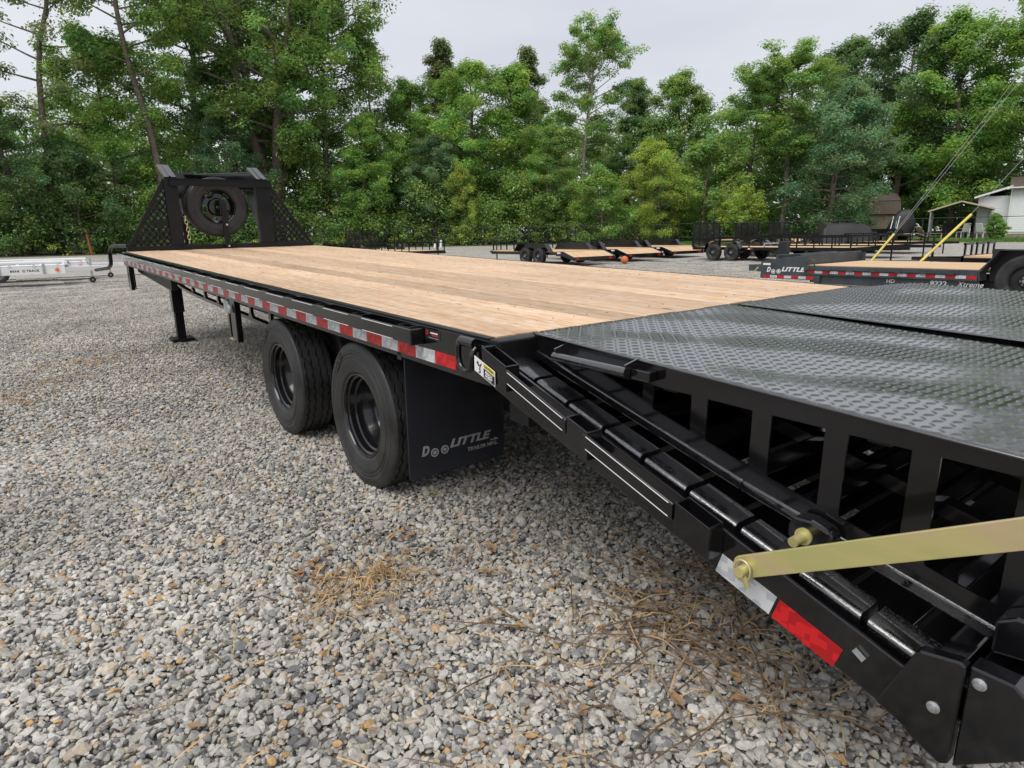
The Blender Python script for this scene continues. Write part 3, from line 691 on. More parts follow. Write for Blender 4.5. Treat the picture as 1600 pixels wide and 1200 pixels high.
# ramps ------------------------------------------------------------
def treadplate(name, parent, zf, xa, xb, ya, yb):
    """plate with the undulation zf(x, y) and raised almond-shaped treads"""
    nx, ny = 44, 56; m = MB(); v = [(xa + (xb - xa) * i / nx, ya + (yb - ya) * j / ny, zf(xa + (xb - xa) * i / nx, ya + (yb - ya) * j / ny)) for j in range(ny + 1) for i in range(nx + 1)]
    m.add(v, [(j * (nx + 1) + i, j * (nx + 1) + i + 1, (j + 1) * (nx + 1) + i + 1, (j + 1) * (nx + 1) + i) for j in range(ny) for i in range(nx)])
    o = m.build(name, 'tread_black', parent, smooth=80)
    sd = o.modifiers.new('thickness', 'SOLIDIFY'); sd.thickness = .005; sd.offset = -1 if o.data.polygons[0].normal.z > 0 else 1
    V = []; F = []; p = .029; rows = int(abs(yb - ya) / p); cols = int((xb - xa) / p)
    base = [(-.5, 0, 0), (-.2, .5, 0), (.2, .5, 0), (.5, 0, 0), (.2, -.5, 0), (-.2, -.5, 0), (-.25, 0, 1), (.25, 0, 1)]
    fc = [(0, 1, 6), (1, 2, 7, 6), (2, 3, 7), (3, 4, 7), (4, 5, 6, 7), (5, 0, 6)]
    for j in range(rows):
        for i in range(cols):
            cx = xa + (i + .5 + .0) * p; cyy = ya - (j + .5) * p; a = R(45) if (i + j) % 2 else R(-45)
            ca, sa = math.cos(a), math.sin(a); o0 = len(V)
            for bx_, by_, bz_ in base:
                lx, ly = bx_ * .029, by_ * .0115; X, Y = cx + lx * ca - ly * sa, cyy + lx * sa + ly * ca
                V.append((X, Y, zf(X, Y) + bz_ * .0032 - .0002))
            F += [tuple(q + o0 for q in f) for f in fc]
    me = bpy.data.meshes.new('tread_pattern'); me.from_pydata(V, [], F); me.update()
    t = link('tread_pattern', me, 'tread_black', parent, smooth=25); t['kind'] = 'stuff'
    return o
pmat('tread_black', (.014, .014, .015), .19, spec=1.0, coat=1.0, noise=(2.5, .3))
MAT['tread_black'].node_tree.nodes['Principled BSDF'].inputs['Coat Roughness'].default_value = .11
MAT['tread_black'].node_tree.nodes['Principled BSDF'].inputs['Coat IOR'].default_value = 1.7
wy = [(-.38, -.545), (-.585, -.722), (-.775, -.912), (-.965, -1.102), (-1.155, -1.290), (-1.345, -1.482)]
zlow = lambda y: .893 + .252 * y if y > -.9 else .666 + (y + .9) * .215
def side_plate(xp, top, name, parent, th=.006):
    m = MB(); polys = []
    edge = [-.035] + [q for w in wy for q in w] + [-1.60]
    wt, wb = .868, lambda y: zlow(y) + .052
    def quad(y0, y1, f0, f1):   # between lower fn f0 and upper fn f1
        m.prism([(y0, f0(y0)), (y0, f1(y0)), (y1, f1(y1)), (y1, f0(y1))], 'X', xp, xp + th)
    z0 = lambda y: zlow(y)
    for k in range(0, len(edge), 2): quad(edge[k], edge[k + 1], z0, top)
    for k, (a, b) in enumerate(wy):
        wt2 = lambda y: wt if k else min(wt, wt)
        lo = (lambda y: min(wb(y), wt - .001)) if k else (lambda y: wt - .001 - .046 * max(0, (-.39 - y) / .155))
        quad(a, b, z0, lo); quad(a, b, (lambda y: wt), top)
    b = bmesh.new(); me = bpy.data.meshes.new(name); me.from_pydata(m.v, [], m.f)
    b.from_mesh(me); bmesh.ops.remove_doubles(b, verts=b.verts, dist=.0002)
    b.verts.index_update(); b.faces.index_update()   # drop the internal faces left between neighbouring pieces
    seen = {}
    for f in b.faces:
        k = frozenset(v.index for v in f.verts); seen.setdefault(k, []).append(f)
    bmesh.ops.delete(b, geom=[f for l in seen.values() if len(l) > 1 for f in l], context='FACES_ONLY')
    bmesh.ops.recalc_face_normals(b, faces=b.faces); b.to_mesh(me); b.free()
    return link(name, me, 'black_paint', parent)
def make_ramp(xa, xb, zf, name='ramp'):
    r = side_plate(xa, lambda y: zf(xa, y) - .005, name, T)
    side_plate(xb - .006, lambda y: zf(xb, y) - .005, 'side_plate', r)
    treadplate('tread_plate', r, zf, xa - .006, xb + .006, -.035, -1.61)
    for x in (xa - .004, xb - .026):   # lower edge tubes
        m = MB(); p = [(-.0, zlow(0) + .004), (-.9, zlow(-.9)), (-1.60, zlow(-1.60))]
        for a, b in zip(p, p[1:]): m.beam((x + .015, a[0], a[1] - .006), (x + .015, b[0], b[1] - .006), .034, .030)
        m.build('edge_tube', 'wet_black', r, bevel=.005)
    for k in range(9):                 # lower cross angles
        y = -.22 - k * .165; z = zlow(y)
        m = MB(); m.box(xa + .03, xb - .03, y - .028, y + .028, z - .004, z + .004, rot=Matrix.Rotation(.24, 3, 'X')); m.box(xa + .03, xb - .03, y - .028, y - .022, z, z + .05); m.build('cross_angle', 'black_paint', r)
    for k in range(5):                 # ribs under the tread plate
        y = -.35 - k * .29; B('rib', 'black_satin', r, xa + .007, xb - .007, y - .025, y + .025, .86, .908)
    for x in (xa + (xb - xa) * .36, xa + (xb - xa) * .68):
        m = MB(); m.beam((x, -.2, zlow(-.2)), (x, -1.58, zlow(-1.58)), .05, .04); m.build('stringer', 'black_paint', r)
    return r
def zf1(x, y):
    u, v = (x - .17) / 1.17, -y; q = .76 * x + .65 * y; e = min(1, u * 5) * min(1, (1 - u) * 5) * min(1, v * 4)
    return .954 - .031 * v + e * (.0036 * math.sin(2 * math.pi * q / .46 + .9 + 1.1 * v) + .0018 * math.sin(9 * u + 5 * v))
def zf2(x, y):
    u, v = (x - 1.40) / 1.07, -y; t = min(1, max(0, v / .42)); t = t * t * (3 - 2 * t); q = .8 * x + .6 * y
    return .950 + .056 * u * t - .016 * v + .0022 * math.sin(2 * math.pi * q / .5) * min(1, u * 6) * min(1, (1 - u) * 6)
rp = make_ramp(.168, 1.335, zf1)
make_ramp(1.405, 2.47, zf2)
hd = MB().tube([(.118, -.20, .900), (.112, -.53, .905)], .015, 12)
hd.beam((.118, -.205, .912), (.17, -.205, .925), .006, .03); hd.beam((.112, -.525, .908), (.17, -.525, .922), .006, .04)
hd.box(.118, .17, -.53, -.20, .908, .912)
hd.build('handle', 'wet_black', rp, smooth=40)
MB().box(.13, .166, -.60, -.53, .885, .915).build('handle_latch', 'black_paint', rp, bevel=.003)
lb = MB().prism([(-1.065, .595), (-1.065, .63), (-1.08, .655), (-1.12, .658), (-1.165, .645), (-1.175, .625), (-1.165, .585)], 'X', .112, .160).build('lug_bracket', 'black_paint', rp, bevel=.008)
MB().tube([(.112, -1.108, .613), (.062, -1.108, .613)], .0125, 14).build('lug_pin', 'zinc_yellow', rp, smooth=40)
MB().lathe([(.112, .021), (.106, .021), (.106, .012)], 18, None, 'X', c=(0, -1.108, .613)).build('lug_washer', 'zinc_yellow', rp, smooth=30)
lb2 = MB().prism([(-1.50, .53), (-1.50, .60), (-1.53, .62), (-1.60, .62), (-1.62, .55)], 'X', .10, .165).build('hinge_lug', 'black_paint', rp, bevel=.006)
# zinc-plated prop arm
a0, a1 = Vector((-.034, -1.045, .556)), Vector((-.036, -1.90, 1.045))
am = MB(); d_ = (a1 - a0).normalized(); n_ = Vector((0, -d_.z, d_.y)); hw = .0265; prof = []
for t in range(90, 271, 15): prof.append(a0 + d_ * (hw * .8 * math.cos(R(t))) + n_ * (hw * math.sin(R(t))))
for t in range(-90, 91, 15): prof.append(a1 + d_ * (hw * .8 * math.cos(R(t))) + n_ * (hw * math.sin(R(t))))
am.prism([(q.y, q.z) for q in prof], 'X', -.038, -.028)
am = am.build('prop_arm', 'zinc_yellow', T, bevel=.0015)
MB().tube([(-.066, -1.055, .557), (.01, -1.055, .557)], .0125, 16).build('pivot_pin', 'zinc_yellow', am, smooth=40)
MB().tube([(-.052, -1.055 + .021 * math.cos(R(t)), .557 + .026 * math.sin(R(t))) for t in range(0, 361, 15)], .0026, 8).build('lynch_ring', 'zinc_yellow', am, smooth=60)
MB().tube([(-.056, -1.062, .548), (-.050, -1.072, .520)], .006, 8).build('lynch_pin', 'zinc_yellow', am)
MB().lathe([(-.040, .0001), (-.040, .02), (-.0385, .02)], 16, None, 'X', c=(0, -1.055, .557)).build('washer', 'zinc_steel', am)
MB().beam((-.008, -1.300, .470), (-.008, -1.322, .456), .012, .006).build('arm_clip', 'galvanised', dv)

# headache rack, gooseneck, spare wheel ----------------------------
Yk = 8.08
rk = MB(); rk.box(.05, 2.53, Yk, Yk + .10, .945, 1.008)
for xa, xb in ((.575, .735), (1.755, 1.95)): rk.box(xa, xb, Yk + .002, Yk + .12, 1.008, 1.87)
rk = rk.build('headache_rack', 'black_satin', T, bevel=.006)
cb = MB(); cb.box(.64, 1.96, Yk - .035, Yk, 1.775, 1.87); cb.box(.64, 1.96, Yk - .06, Yk - .035, 1.862, 1.87); cb.box(.64, 1.96, Yk - .06, Yk - .035, 1.775, 1.783)
cb.build('cross_channel', 'black_satin', rk)
def wing(tri, name):
    """lattice panel clipped to a triangle in the XZ plane"""
    m = MB(); A_, B_, C_ = [Vector((p[0], 0, p[1])) for p in tri]
    for a, b in ((A_, B_), (B_, C_), (C_, A_)): m.beam((a.x, Yk + .04, a.z), (b.x, Yk + .04, b.z), .012, .045, up=(0, 0, 1) if abs((b - a).normalized().z) < .9 else (1, 0, 0))
    def clip(p, d):
        ts = []
        for a, b in ((A_, B_), (B_, C_), (C_, A_)):
            e = b - a; den = d.x * e.z - d.z * e.x
            if abs(den) < 1e-9: continue
            t = ((a.x - p.x) * e.z - (a.z - p.z) * e.x) / den; u = ((a.x - p.x) * d.z - (a.z - p.z) * d.x) / den
            if -1e-6 <= u <= 1 + 1e-6: ts.append(t)
        return (min(ts), max(ts)) if len(ts) >= 2 else None
    cx = sum(p[0] for p in tri) / 3; cz = sum(p[1] for p in tri) / 3
    for sgn in (-1, 1):
        d = Vector((.62, 0, sgn * .78)).normalized(); nrm = Vector((-d.z, 0, d.x))
        for k in range(-14, 15):
            p = Vector((cx, 0, cz)) + nrm * (k * .062); c = clip(p, d)
            if c and c[1] - c[0] > .06:
                a, b = p + d * c[0], p + d * c[1]; m.beam((a.x, Yk + .04, a.z), (b.x, Yk + .04, b.z), .006, .027, up=(nrm.x, 0, nrm.z))
    mid = Vector((cx, 0, cz)); m.box(cx - .12 + (.07 if cx < 1 else -.07), cx + .12 + (.07 if cx < 1 else -.07), Yk + .036, Yk + .044, cz + .0, cz + .06)
    return m.build(name, 'black_satin', rk)
wing(((.06, .965), (.59, 1.86), (.59, .965)), 'lattice_wing'); wing(((2.52, .965), (1.94, 1.80), (1.94, .965)), 'lattice_wing')
B('spare_post', 'black_satin', rk, 1.245, 1.315, Yk - .05, Yk - .002, .95, 1.56, bevel=.004)
MB().box(1.243, 1.317, Yk - .055, Yk + .06, 1.56, 1.572, rot=Matrix.Rotation(R(38), 3, 'X')).build('post_cap', 'black_satin', rk)
for z in (1.01 - .03, 1.27): MB().tube([(1.29, Yk - .05, z), (1.29, Yk - .062, z)], .014, 10).build('bolt', 'zinc_steel', rk)
sw = bpy.data.objects.new('spare_wheel', None); COL.objects.link(sw); sw.parent = T; sw.empty_display_size = .1
for ch in [q for q in bpy.data.objects if q.parent == wheel0]:
    if ch.name.startswith(('tyre', 'lug')): c = ch.copy(); COL.objects.link(c); c.parent = sw
p = [(-.100, .224), (-.104, .218), (-.098, .21), (-.06, .20), (-.02, .178), (-.01, .172)]
MB().lathe(p, 56, None, 'X').build('rim', 'rim_black', sw, smooth=40)
MB().lathe([(-.075, .02), (-.075, .105), (-.06, .118), (-.02, .122)], 40, None, 'X').build('hub_face', 'rim_black', sw, smooth=40)
for k in range(5):
    a = k * 2 * math.pi / 5 + .5; m = MB(); m.beam((-.02, .115 * math.cos(a), .115 * math.sin(a)), (-.01, .18 * math.cos(a), .18 * math.sin(a)), .015, .105, up=(0, -math.sin(a), math.cos(a))); m.build('rim_spoke', 'rim_black', sw)
sw.location = (1.245, 8.30, 1.508); sw.rotation_euler = (0, 0, math.pi / 2); sw.scale = (1.0, 1.045, 1.045)
# neck: caps rising forward from the uprights, side plates running in to the coupler
gn = MB()
for xa, xb, xe in ((.59, .735, 1.16), (1.775, 1.92, 1.36)):
    c0 = (xa + xb) / 2
    gn.beam((c0, 8.10, 1.875), (c0, 8.52, 2.055), xb - xa, .03); gn.beam((c0, 8.14, 1.80), (c0, 8.52, 1.96), .02, .22)
    gn.beam((c0, 8.50, 2.0), (xe, 10.45, 2.05), .10, .014); gn.beam((c0, 8.50, 1.76), (xe, 10.45, 1.80), .10, .014); gn.beam((c0, 8.50, 1.88), (xe, 10.45, 1.925), .012, .24)
    gn.prism([(8.2, .95), (8.2, 1.80), (9.1, 1.80), (8.55, 1.3)], 'X', c0 - .006, c0 + .006)
gn.box(1.1, 1.42, 10.4, 10.7, 1.74, 2.09)
gn = gn.build('gooseneck', 'black_paint', T)
MB().tube([(1.26, 10.55, 1.75), (1.26, 10.55, 1.05)], .075, 18).build('coupler_tube', 'black_satin', gn, smooth=40)
MB().lathe([(.84, .02), (.84, .10), (.90, .11), (1.06, .09), (1.10, .075)], 20, None, 'Z', c=(1.26, 10.55, 0)).build('coupler', 'black_satin', gn, smooth=40)
def chain(name, x, y, z0, z1, mat, parent, sc=1.):
    m = MB(); n = int((z0 - z1) / (.052 * sc))
    for k in range(n):
        z = z0 - k * .052 * sc; lp = []
        for t in range(0, 360, 40):
            a, b = .019 * sc * math.cos(R(t)), .034 * sc * math.sin(R(t)); lp.append((x + (a if k % 2 else 0) + .02 * math.sin(k * .35), y + (0 if k % 2 else a), z + b))
        m.tube(lp + [lp[0]], .006 * sc, 6, caps=False)
    return m.build(name, mat, parent, smooth=60)
chain('safety_chain', 1.27, 10.40, 1.36, .90, 'zinc_yellow', gn, 1.2); chain('safety_chain', 1.17, 10.40, 1.30, .88, 'zinc_yellow', gn, 1.2)
MB().tube([(.80, 8.42, 1.62), (.80, 8.42, 1.44)], .03, 10).build('jack_crank', 'galvanised', gn); chain('crank_chain', .82, 8.4, 1.45, 1.30, 'zinc_steel', gn, .9)
MB().tube(smooth_path([(.05, 8.05, 1.02), (.05, 8.6, 1.005), (.05, 9.2, .985), (.05, 9.62, .96), (.05, 9.86, .89), (.05, 9.90, .80), (.05, 9.95, .70), (.05, 10.3, .62), (.05, 10.9, .57), (.05, 12.1, .48)], 5), .027, 12).build('bent_pipe', 'black_satin', T, smooth=50)

# ================================================================== FAR GROUND: yard edge, lawn, wood floor
def pol(az, r, z=0.): return Vector((CAMP.x + r * math.sin(R(az)), CAMP.y + r * math.cos(R(az)), z))
def zg(r):
    t = min(1, max(0, (r - 30) / 30)); return .48 * t * t * (3 - 2 * t) + max(0, r - 60) * .008
def zat(x, y): return zg(math.hypot(x - CAMP.x, y - CAMP.y))
pmat('lawn_green', (.085, .16, .030), .9, noise=(1.2, .3), bump=(30, .4))
pmat('wood_floor', (.055, .052, .025), .95, noise=(.8, .5), bump=(8, .6))
def ring(name, r0, r1, a0, a1, mat, dz):
    rs = np.linspace(r0, r1, 9); az = np.linspace(a0, a1, 61); m = MB()
    v = [tuple(pol(a, r, zg(r) + dz)) for r in rs for a in az]; n = len(az)
    m.add(v, [(i * n + k, i * n + k + 1, (i + 1) * n + k + 1, (i + 1) * n + k) for i in range(len(rs) - 1) for k in range(n - 1)])
    return tag(m.build(name, mat), None, None, None, 'structure')
ring('yard_bank', 30, 52, -60, 130, 'gravel_ground', .002)
ring('lawn', 47.5, 90, 50, 130, 'lawn_green', .012)
ring('wood_floor', 52, 300, -60, 54, 'wood_floor', .008)
gv, gf = [], []
for k in range(9000):      # grass blades along the lawn's front edge
    a, r = rng.uniform(50, 78), 47.6 + abs(rng.normal(0, 3.0)); p = pol(a, r, zg(r) + .01); h = rng.uniform(.05, .14); t = rng.uniform(0, 6.28); n = len(gv)
    gv += [(p.x - .02 * math.cos(t), p.y - .02 * math.sin(t), p.z), (p.x + .02 * math.cos(t), p.y + .02 * math.sin(t), p.z), (p.x + rng.normal(0, .03), p.y + rng.normal(0, .03), p.z + h)]; gf.append((n, n + 1, n + 2))
me = bpy.data.meshes.new('lawn_grass'); me.from_pydata(gv, [], gf); tag(link('lawn_grass', me, 'lawn_green'), 'short green grass on the lawn behind the pipe fence', 'grass', None, 'stuff')

# ================================================================== PARKED TRAILERS
def small_wheel(parent, loc, R0=.345, wd=.205, rim=.2, matrim='grey_black', out=-1):
    r = bpy.data.objects.new('wheel', None); COL.objects.link(r); r.parent = parent; r.location = loc; r.empty_display_size = .1
    tyre_mesh(R0, wd, rim, 48, .004, (-.04, 0, .04)).build('tyre', 'rubber', r, smooth=35)
    m = MB(); h = wd / 2 * .8
    m.lathe([(-h, rim), (-h + .02, rim - .02), (-h + .05, rim - .03), (-h + .045, .11), (-h + .02, .09), (-h + .02, .0001)], 28, None, 'X'); m.build('rim', matrim, r, smooth=40)
    m = lugs(-h + .03, .065, 6, .012, .03); m.lathe([(-h + .02, .04), (-h - .03, .035), (-h - .035, .0001)], 14, None, 'X'); m.build('hub', 'wheel_gray', r, smooth=40)
    if out > 0: r.rotation_euler = (0, 0, math.pi)
    return r
HW, HL, HZ = 2.55, 5.6, .56
def car_hauler(name, label, loc, rz=0, paint='black_paint', group='car hauler trailers parked in the yard'):
    t = thing(name, label, 'trailer', loc, rz, group)
    m = MB()
    for x in (.27, HW - .27): m.box(x - .04, x + .04, .62, HL, HZ - .16, HZ - .04)
    m.box(.23, HW - .23, HL - .06, HL, HZ - .17, HZ + .01)
    for k in range(9): m.box(.31, HW - .31, .7 + k * .55, .76 + k * .55, HZ - .12, HZ - .045)
    m.build('frame', paint, t, bevel=.004)
    B('deck', 'far_deck_wood', t, .235, HW - .235, .62, HL - .062, HZ - .038, HZ)
    d = MB(); d.prism([(.62, HZ - .02), (.02, .335), (.02, .30), (.62, HZ - .06)], 'X', .16, HW - .16); d.build('dovetail_deck', 'far_deck_wood', t)
    for x in (.09, HW - .16): MB().prism([(1.0, HZ - .03), (.62, HZ - .012), (.0, .345), (.0, .21), (.62, HZ - .19), (1.0, HZ - .19)], 'X', x, x + .07).build('dovetail_side', paint, t, bevel=.004)
    B('rear_bar', paint, t, .092, HW - .092, -.03, .0, .20, .34, bevel=.004)
    for x in (.22, HW - .48): B('tail_lamp', 'red_lens', t, x, x + .16, -.045, -.03, .24, .30)
    for x, a in ((.0, -1), (HW - .23, 1)):
        f = MB(); pr = [(1.32, HZ - .02), (1.62, .86), (3.38, .86), (3.68, HZ - .02), (3.655, HZ - .02), (3.36, .845), (1.64, .845), (1.345, HZ - .02)]
        f.prism(pr, 'X', x, x + .23); xi = x + .222 if a < 0 else x
        f.prism([(1.35, HZ - .02), (1.64, .843), (3.36, .843), (3.65, HZ - .02)], 'X', xi, xi + .008); f.build('fender', paint, t)
        for y in (2.06, 2.94): small_wheel(t, (x + .115, y, .345), out=a)
    for k in range(3):
        xa = .26 + k * .76; r = MB(); r.box(xa, xa + .52, HL - .07, HL - .01, HZ + .26, HZ + .31)
        for q in (xa + .03, xa + .45): r.box(q, q + .05, HL - .06, HL - .02, HZ, HZ + .26)
        r.build('front_rail', paint, t)
    a = MB(); cx = HW / 2
    for s in (-1, 1): a.beam((cx + s * .75, HL, HZ - .12), (cx + s * .04, HL + 1.3, HZ - .12), .06, .11)
    a.box(cx - .05, cx + .05, HL + 1.2, HL + 1.5, HZ - .16, HZ - .07); a.build('tongue', paint, t)
    MB().tube([(cx, HL + 1.02, .02), (cx, HL + 1.02, HZ + .45)], .032, 10).build('jack', paint, t)
    B('maker_plate', 'sticker_white', t, .085, .089, .72, .92, HZ - .10, HZ - .04)
    return t
h1 = car_hauler('car_hauler_trailer', 'black car hauler with tan deck, leftmost of the row beyond the long deck', (16.4, 17.4, 0))
def clone(src, label, loc, rz=0, group=None):
    c = copy_tree(src); c.location = loc; c.rotation_euler = (0, 0, rz); c['label'] = label
    if group: c['group'] = group
    return c
clone(h1, 'black car hauler with tan deck, middle of the row, behind the orange ball', (20.0, 17.9, .0))
clone(h1, 'black car hauler with tan deck, third of the row, beside a mesh gate', (23.6, 18.4, .0))
clone(h1, 'black car hauler with front rails and jack post behind the charcoal trailer', (16.95, -1.25, .0))
clone(h1, 'black car hauler with tan deck standing far back before the brown barn-roofed shed', (43.9, 15.2, .30), R(20))
clone(h1, 'black car hauler with tan deck, far back beside the tarp-covered load', (36.5, 19.5, .10), R(6))

UL = 7.0
def utility(name, label, loc, rz=0, group='utility trailers with rails and mesh gates'):
    t = thing(name, label, 'trailer', loc, rz, group); Wd = 2.0; Z = .56     # left side x=0, tongue at y=0 side, gate at y=UL
    m = MB()
    for x in (0., Wd - .06): m.box(x, x + .06, 0, UL, Z - .12, Z)
    m.box(.06, Wd - .06, 0, .06, Z - .12, Z); m.box(.06, Wd - .06, UL - .06, UL, Z - .12, Z)
    for k in range(9): m.box(.06, Wd - .06, .7 + k * .68, .76 + k * .68, Z - .10, Z - .045)
    m.build('frame', 'black_satin', t)
    B('deck', 'far_deck_wood', t, .062, Wd - .062, .062, UL - .062, Z - .038, Z + .0)
    for x in (0.01, Wd - .05):
        B('top_rail', 'black_satin', t, x, x + .04, 0, UL, Z + .36, Z + .40)
        for k in range(11):
            y = .0 + k * (UL - .04) / 10
            B('rail_post', 'black_satin', t, x, x + .04, y, y + .04, Z, Z + .36)
    B('top_rail', 'black_satin', t, .05, Wd - .05, .002, .042, Z + .361, Z + .40)
    g = MB(); gz0, gz1 = Z + .02, Z + 1.02; yy = UL + .02
    for x in (0, Wd * .25, Wd * .5, Wd * .75, Wd - .04): g.box(x, x + .035, yy, yy + .035, gz0, gz1)
    g.box(0, Wd, yy + .002, yy + .033, gz0 - .03, gz0); g.box(0, Wd, yy + .002, yy + .033, gz1, gz1 + .03); g = g.build('mesh_gate', 'black_satin', t)
    ms = MB()
    for k in range(-20, 42):
        for s in (-1, 1):
            x0_ = k * .048; a = (x0_, gz0); b = (x0_ + s * 1.0, gz1)
            lo, hi = 0., 1.
            if s > 0: lo = max(0, -x0_); hi = min(1, Wd - x0_)
            else: lo = max(0, x0_ - Wd); hi = min(1, x0_)
            if hi > lo: ms.beam((x0_ + s * lo, yy + .017, gz0 + lo), (x0_ + s * hi, yy + .017, gz0 + hi), .004, .016, up=(1, 0, 0))
    tag(ms.build('mesh_wire', 'black_satin', g), None, None, None, 'stuff')
    for x, a in ((-.245, -1), (Wd + .01, 1)):
        f = MB(); pr = []
        for c, a0, a1 in ((4.88, 190, 85), (5.78, 95, -10)):
            pr += [(c + .44 * math.cos(R(q)), .40 + .44 * math.sin(R(q))) for q in np.linspace(a0, a1, 12)]
        inn = [(5.33 + (p[0] - 5.33) * .985, .40 + (p[1] - .40) * .965) for p in pr]
        for k in range(len(pr) - 1):
            f.prism([pr[k], pr[k + 1], inn[k + 1], inn[k]], 'X', x, x + .235)
        f.build('fender', 'black_paint', t)
        for y in (4.88, 5.78): small_wheel(t, (x + .115, y, .345), out=a)
    cx = Wd / 2; q = MB()
    for s in (-1, 1): q.beam((cx + s * .7, 0, Z - .06), (cx + s * .04, -1.3, Z - .06), .06, .10)
    q.box(cx - .045, cx + .045, -1.6, -1.2, Z - .10, Z - .01); q.build('tongue', 'black_satin', t)
    MB().tube([(cx, -1.0, .02), (cx, -1.0, Z + .5)], .03, 10).build('jack', 'black_satin', t)
    B('side_reflector', 'red_lens', t, -.004, 0, 4.0, 4.1, Z - .09, Z - .04); B('side_reflector', 'sticker_white', t, -.004, 0, 4.12, 4.22, Z - .09, Z - .04)
    return t
u1 = utility('utility_trailer', 'black utility trailer with mesh tail gate and round tandem fenders, nearest of its kind', (23.4, 10.0, 0))
clone(u1, 'black utility trailer directly behind the nearest one, its gate beside a black tarp load', (27.2, 10.4, .0))
clone(u1, 'black utility trailer whose long tongue points right, third behind the charcoal trailer', (31.4, 11.2, .05))
clone(u1, 'black utility trailer with raised mesh gate, alone at the wood edge left of centre', (14.0, 26.0, .0))

# ---- charcoal deck-over trailer at the right
g = thing('equipment_trailer', 'charcoal grey equipment trailer with red and white tape along its timber deck', 'trailer', (11.35, -2.5, 0))
GZ = .575; GW = 2.45; YF = 7.55            # yF: local y where the deck starts
for xr in (0, GW - .06): B('side_rail', 'charcoal_paint', g, xr, xr + .06, 4.62, YF, GZ - .19, GZ - .01, bevel=.004)
m = MB(); m.box(-.035, -.001, 4.9, YF, GZ - .085, GZ - .02)
for k in range(7): m.box(-.048, -.0005, 4.95 + k * .42, 5.06 + k * .42, GZ - .095, GZ - .012)
m.build('rub_rail', 'charcoal_paint', g, bevel=.004)
for x in (.35, GW - .5): B('main_beam', 'grey_black', g, x, x + .15, 1.2, YF + .1, .22, GZ - .19)
gb = MB(); gb.box(.05, .062, 4.6, 7.4, .22, GZ - .195); gb = gb.build('skirt_plate', 'charcoal_paint', g)
B('deck', 'far_deck_wood', g, .062, GW - .062, 4.62, YF, GZ - .04, GZ); B('deck', 'far_deck_wood', g, .32, GW - .32, 1.2, 4.615, GZ - .04, GZ)
for i in range(19):
    B('reflector_strip', 'tape_red' if i % 2 == 0 else 'tape_white', g, -.0025, -.0005, YF - .02 - (i + 1) * .1524, YF - .02 - i * .1524 - .0004, .42, .471)
fp = MB().prism([(YF, GZ + .18), (YF + .25, GZ + .165), (YF + .98, GZ + .06), (YF + 1.0, GZ + .03), (YF + 1.0, .285), (YF - .1, .285), (YF - .28, .20), (YF - .28, GZ - .2), (YF, GZ - .2)], 'X', .0, .012).build('front_side_plate', 'charcoal_paint', g, bevel=.004)
MB().prism([(YF, GZ + .18), (YF + .25, GZ + .165), (YF + .98, GZ + .06), (YF + 1.0, .285), (YF, .285)], 'X', GW - .012, GW).build('front_side_plate', 'charcoal_paint', g)
for i in range(7):
    B('reflector_strip', 'tape_red' if i % 2 == 0 else 'tape_white', fp, -.0025, -.0005, YF + .93 - (i + 1) * .155, YF + .93 - i * .155 - .0004, .298, .352)
logo(fp, 'sticker_white', frame((-.003, YF + .86, .415), (0, -1, 0), (0, 0, 1)), 2.2, False)
B('sticker', 'sticker_white', fp, -.003, -.0005, YF + .78, YF + .95, GZ - .02, GZ + .02)
B('bulkhead', 'charcoal_paint', g, .012, GW - .012, YF + .10, YF + .16, .30, GZ + .205, bevel=.006)
B('bulkhead', 'charcoal_paint', g, .012, GW - .012, YF + .62, YF + .68, .30, GZ + .19, bevel=.006)
MB().tube([(-.02, YF - .09 + .08 * math.cos(R(t)), GZ + .03 + .08 * math.sin(R(t))) for t in range(0, 361, 20)], .012, 8).build('tie_ring', 'charcoal_paint', fp, smooth=50)
f = MB(); pr = [(YF - 2.95, GZ - .18), (YF - 2.93, GZ - .02), (YF - 3.20, .885), (YF - 3.22, .90), (1.0, .90), (1.0, .885), (YF - 3.20, .885), (YF - 3.18, .86), (YF - 2.95, GZ - .05), (YF - 2.97, GZ - .18)]
for k in range(4): f.prism([pr[k], pr[k + 1], pr[9 - k - 1], pr[9 - k]], 'X', -.02, .30)
f.build('fender', 'charcoal_paint', g)
B('fender_skirt', 'grey_black', g, .30, .308, 1.0, YF - 3.0, GZ - .2, .90)
for y in (2.98, 3.98): small_wheel(g, (.125, y, .41), .41, .25, .235)
text('side_number', '8222', 'sticker_white', gb, .13, frame((.048, 5.33, .275), (0, -1, 0), (0, 0, 1)), offset=.004)
text('side_lettering', 'HD', 'sticker_white', gb, .10, frame((.048, 6.05, .295), (0, -1, 0), (0, 0, 1)))
text('side_lettering', 'Xtreme', 'sticker_white', gb, .12, frame((.048, 4.92, .285), (0, -1, 0), (0, 0, 1)), shear=.3)
q = MB()
for s in (-1, 1): q.beam((GW / 2 + s * .6, YF + .7, .42), (GW / 2 + s * .05, YF + 2.0, .42), .08, .14)
q.build('tongue', 'charcoal_paint', g)
B('jack_housing', 'grey_black', g, GW / 2 - .5, GW / 2 - .32, YF + .9, YF + 1.08, .3, 1.02, bevel=.01)
MB().tube([(GW / 2 - .41, YF + 1.0, .98), (GW / 2 - .75, YF + 1.25, .98), (GW / 2 - .85, YF + 1.2, .90)], .014, 8).build('jack_crank', 'galvanised', g)
MB().tube([(-.02, YF + 1.05, .5), (-.03, YF + 1.12, .42), (-.02, YF + 1.06, .34)], .02, 8).build('hose_coil', 'zinc_yellow', g)

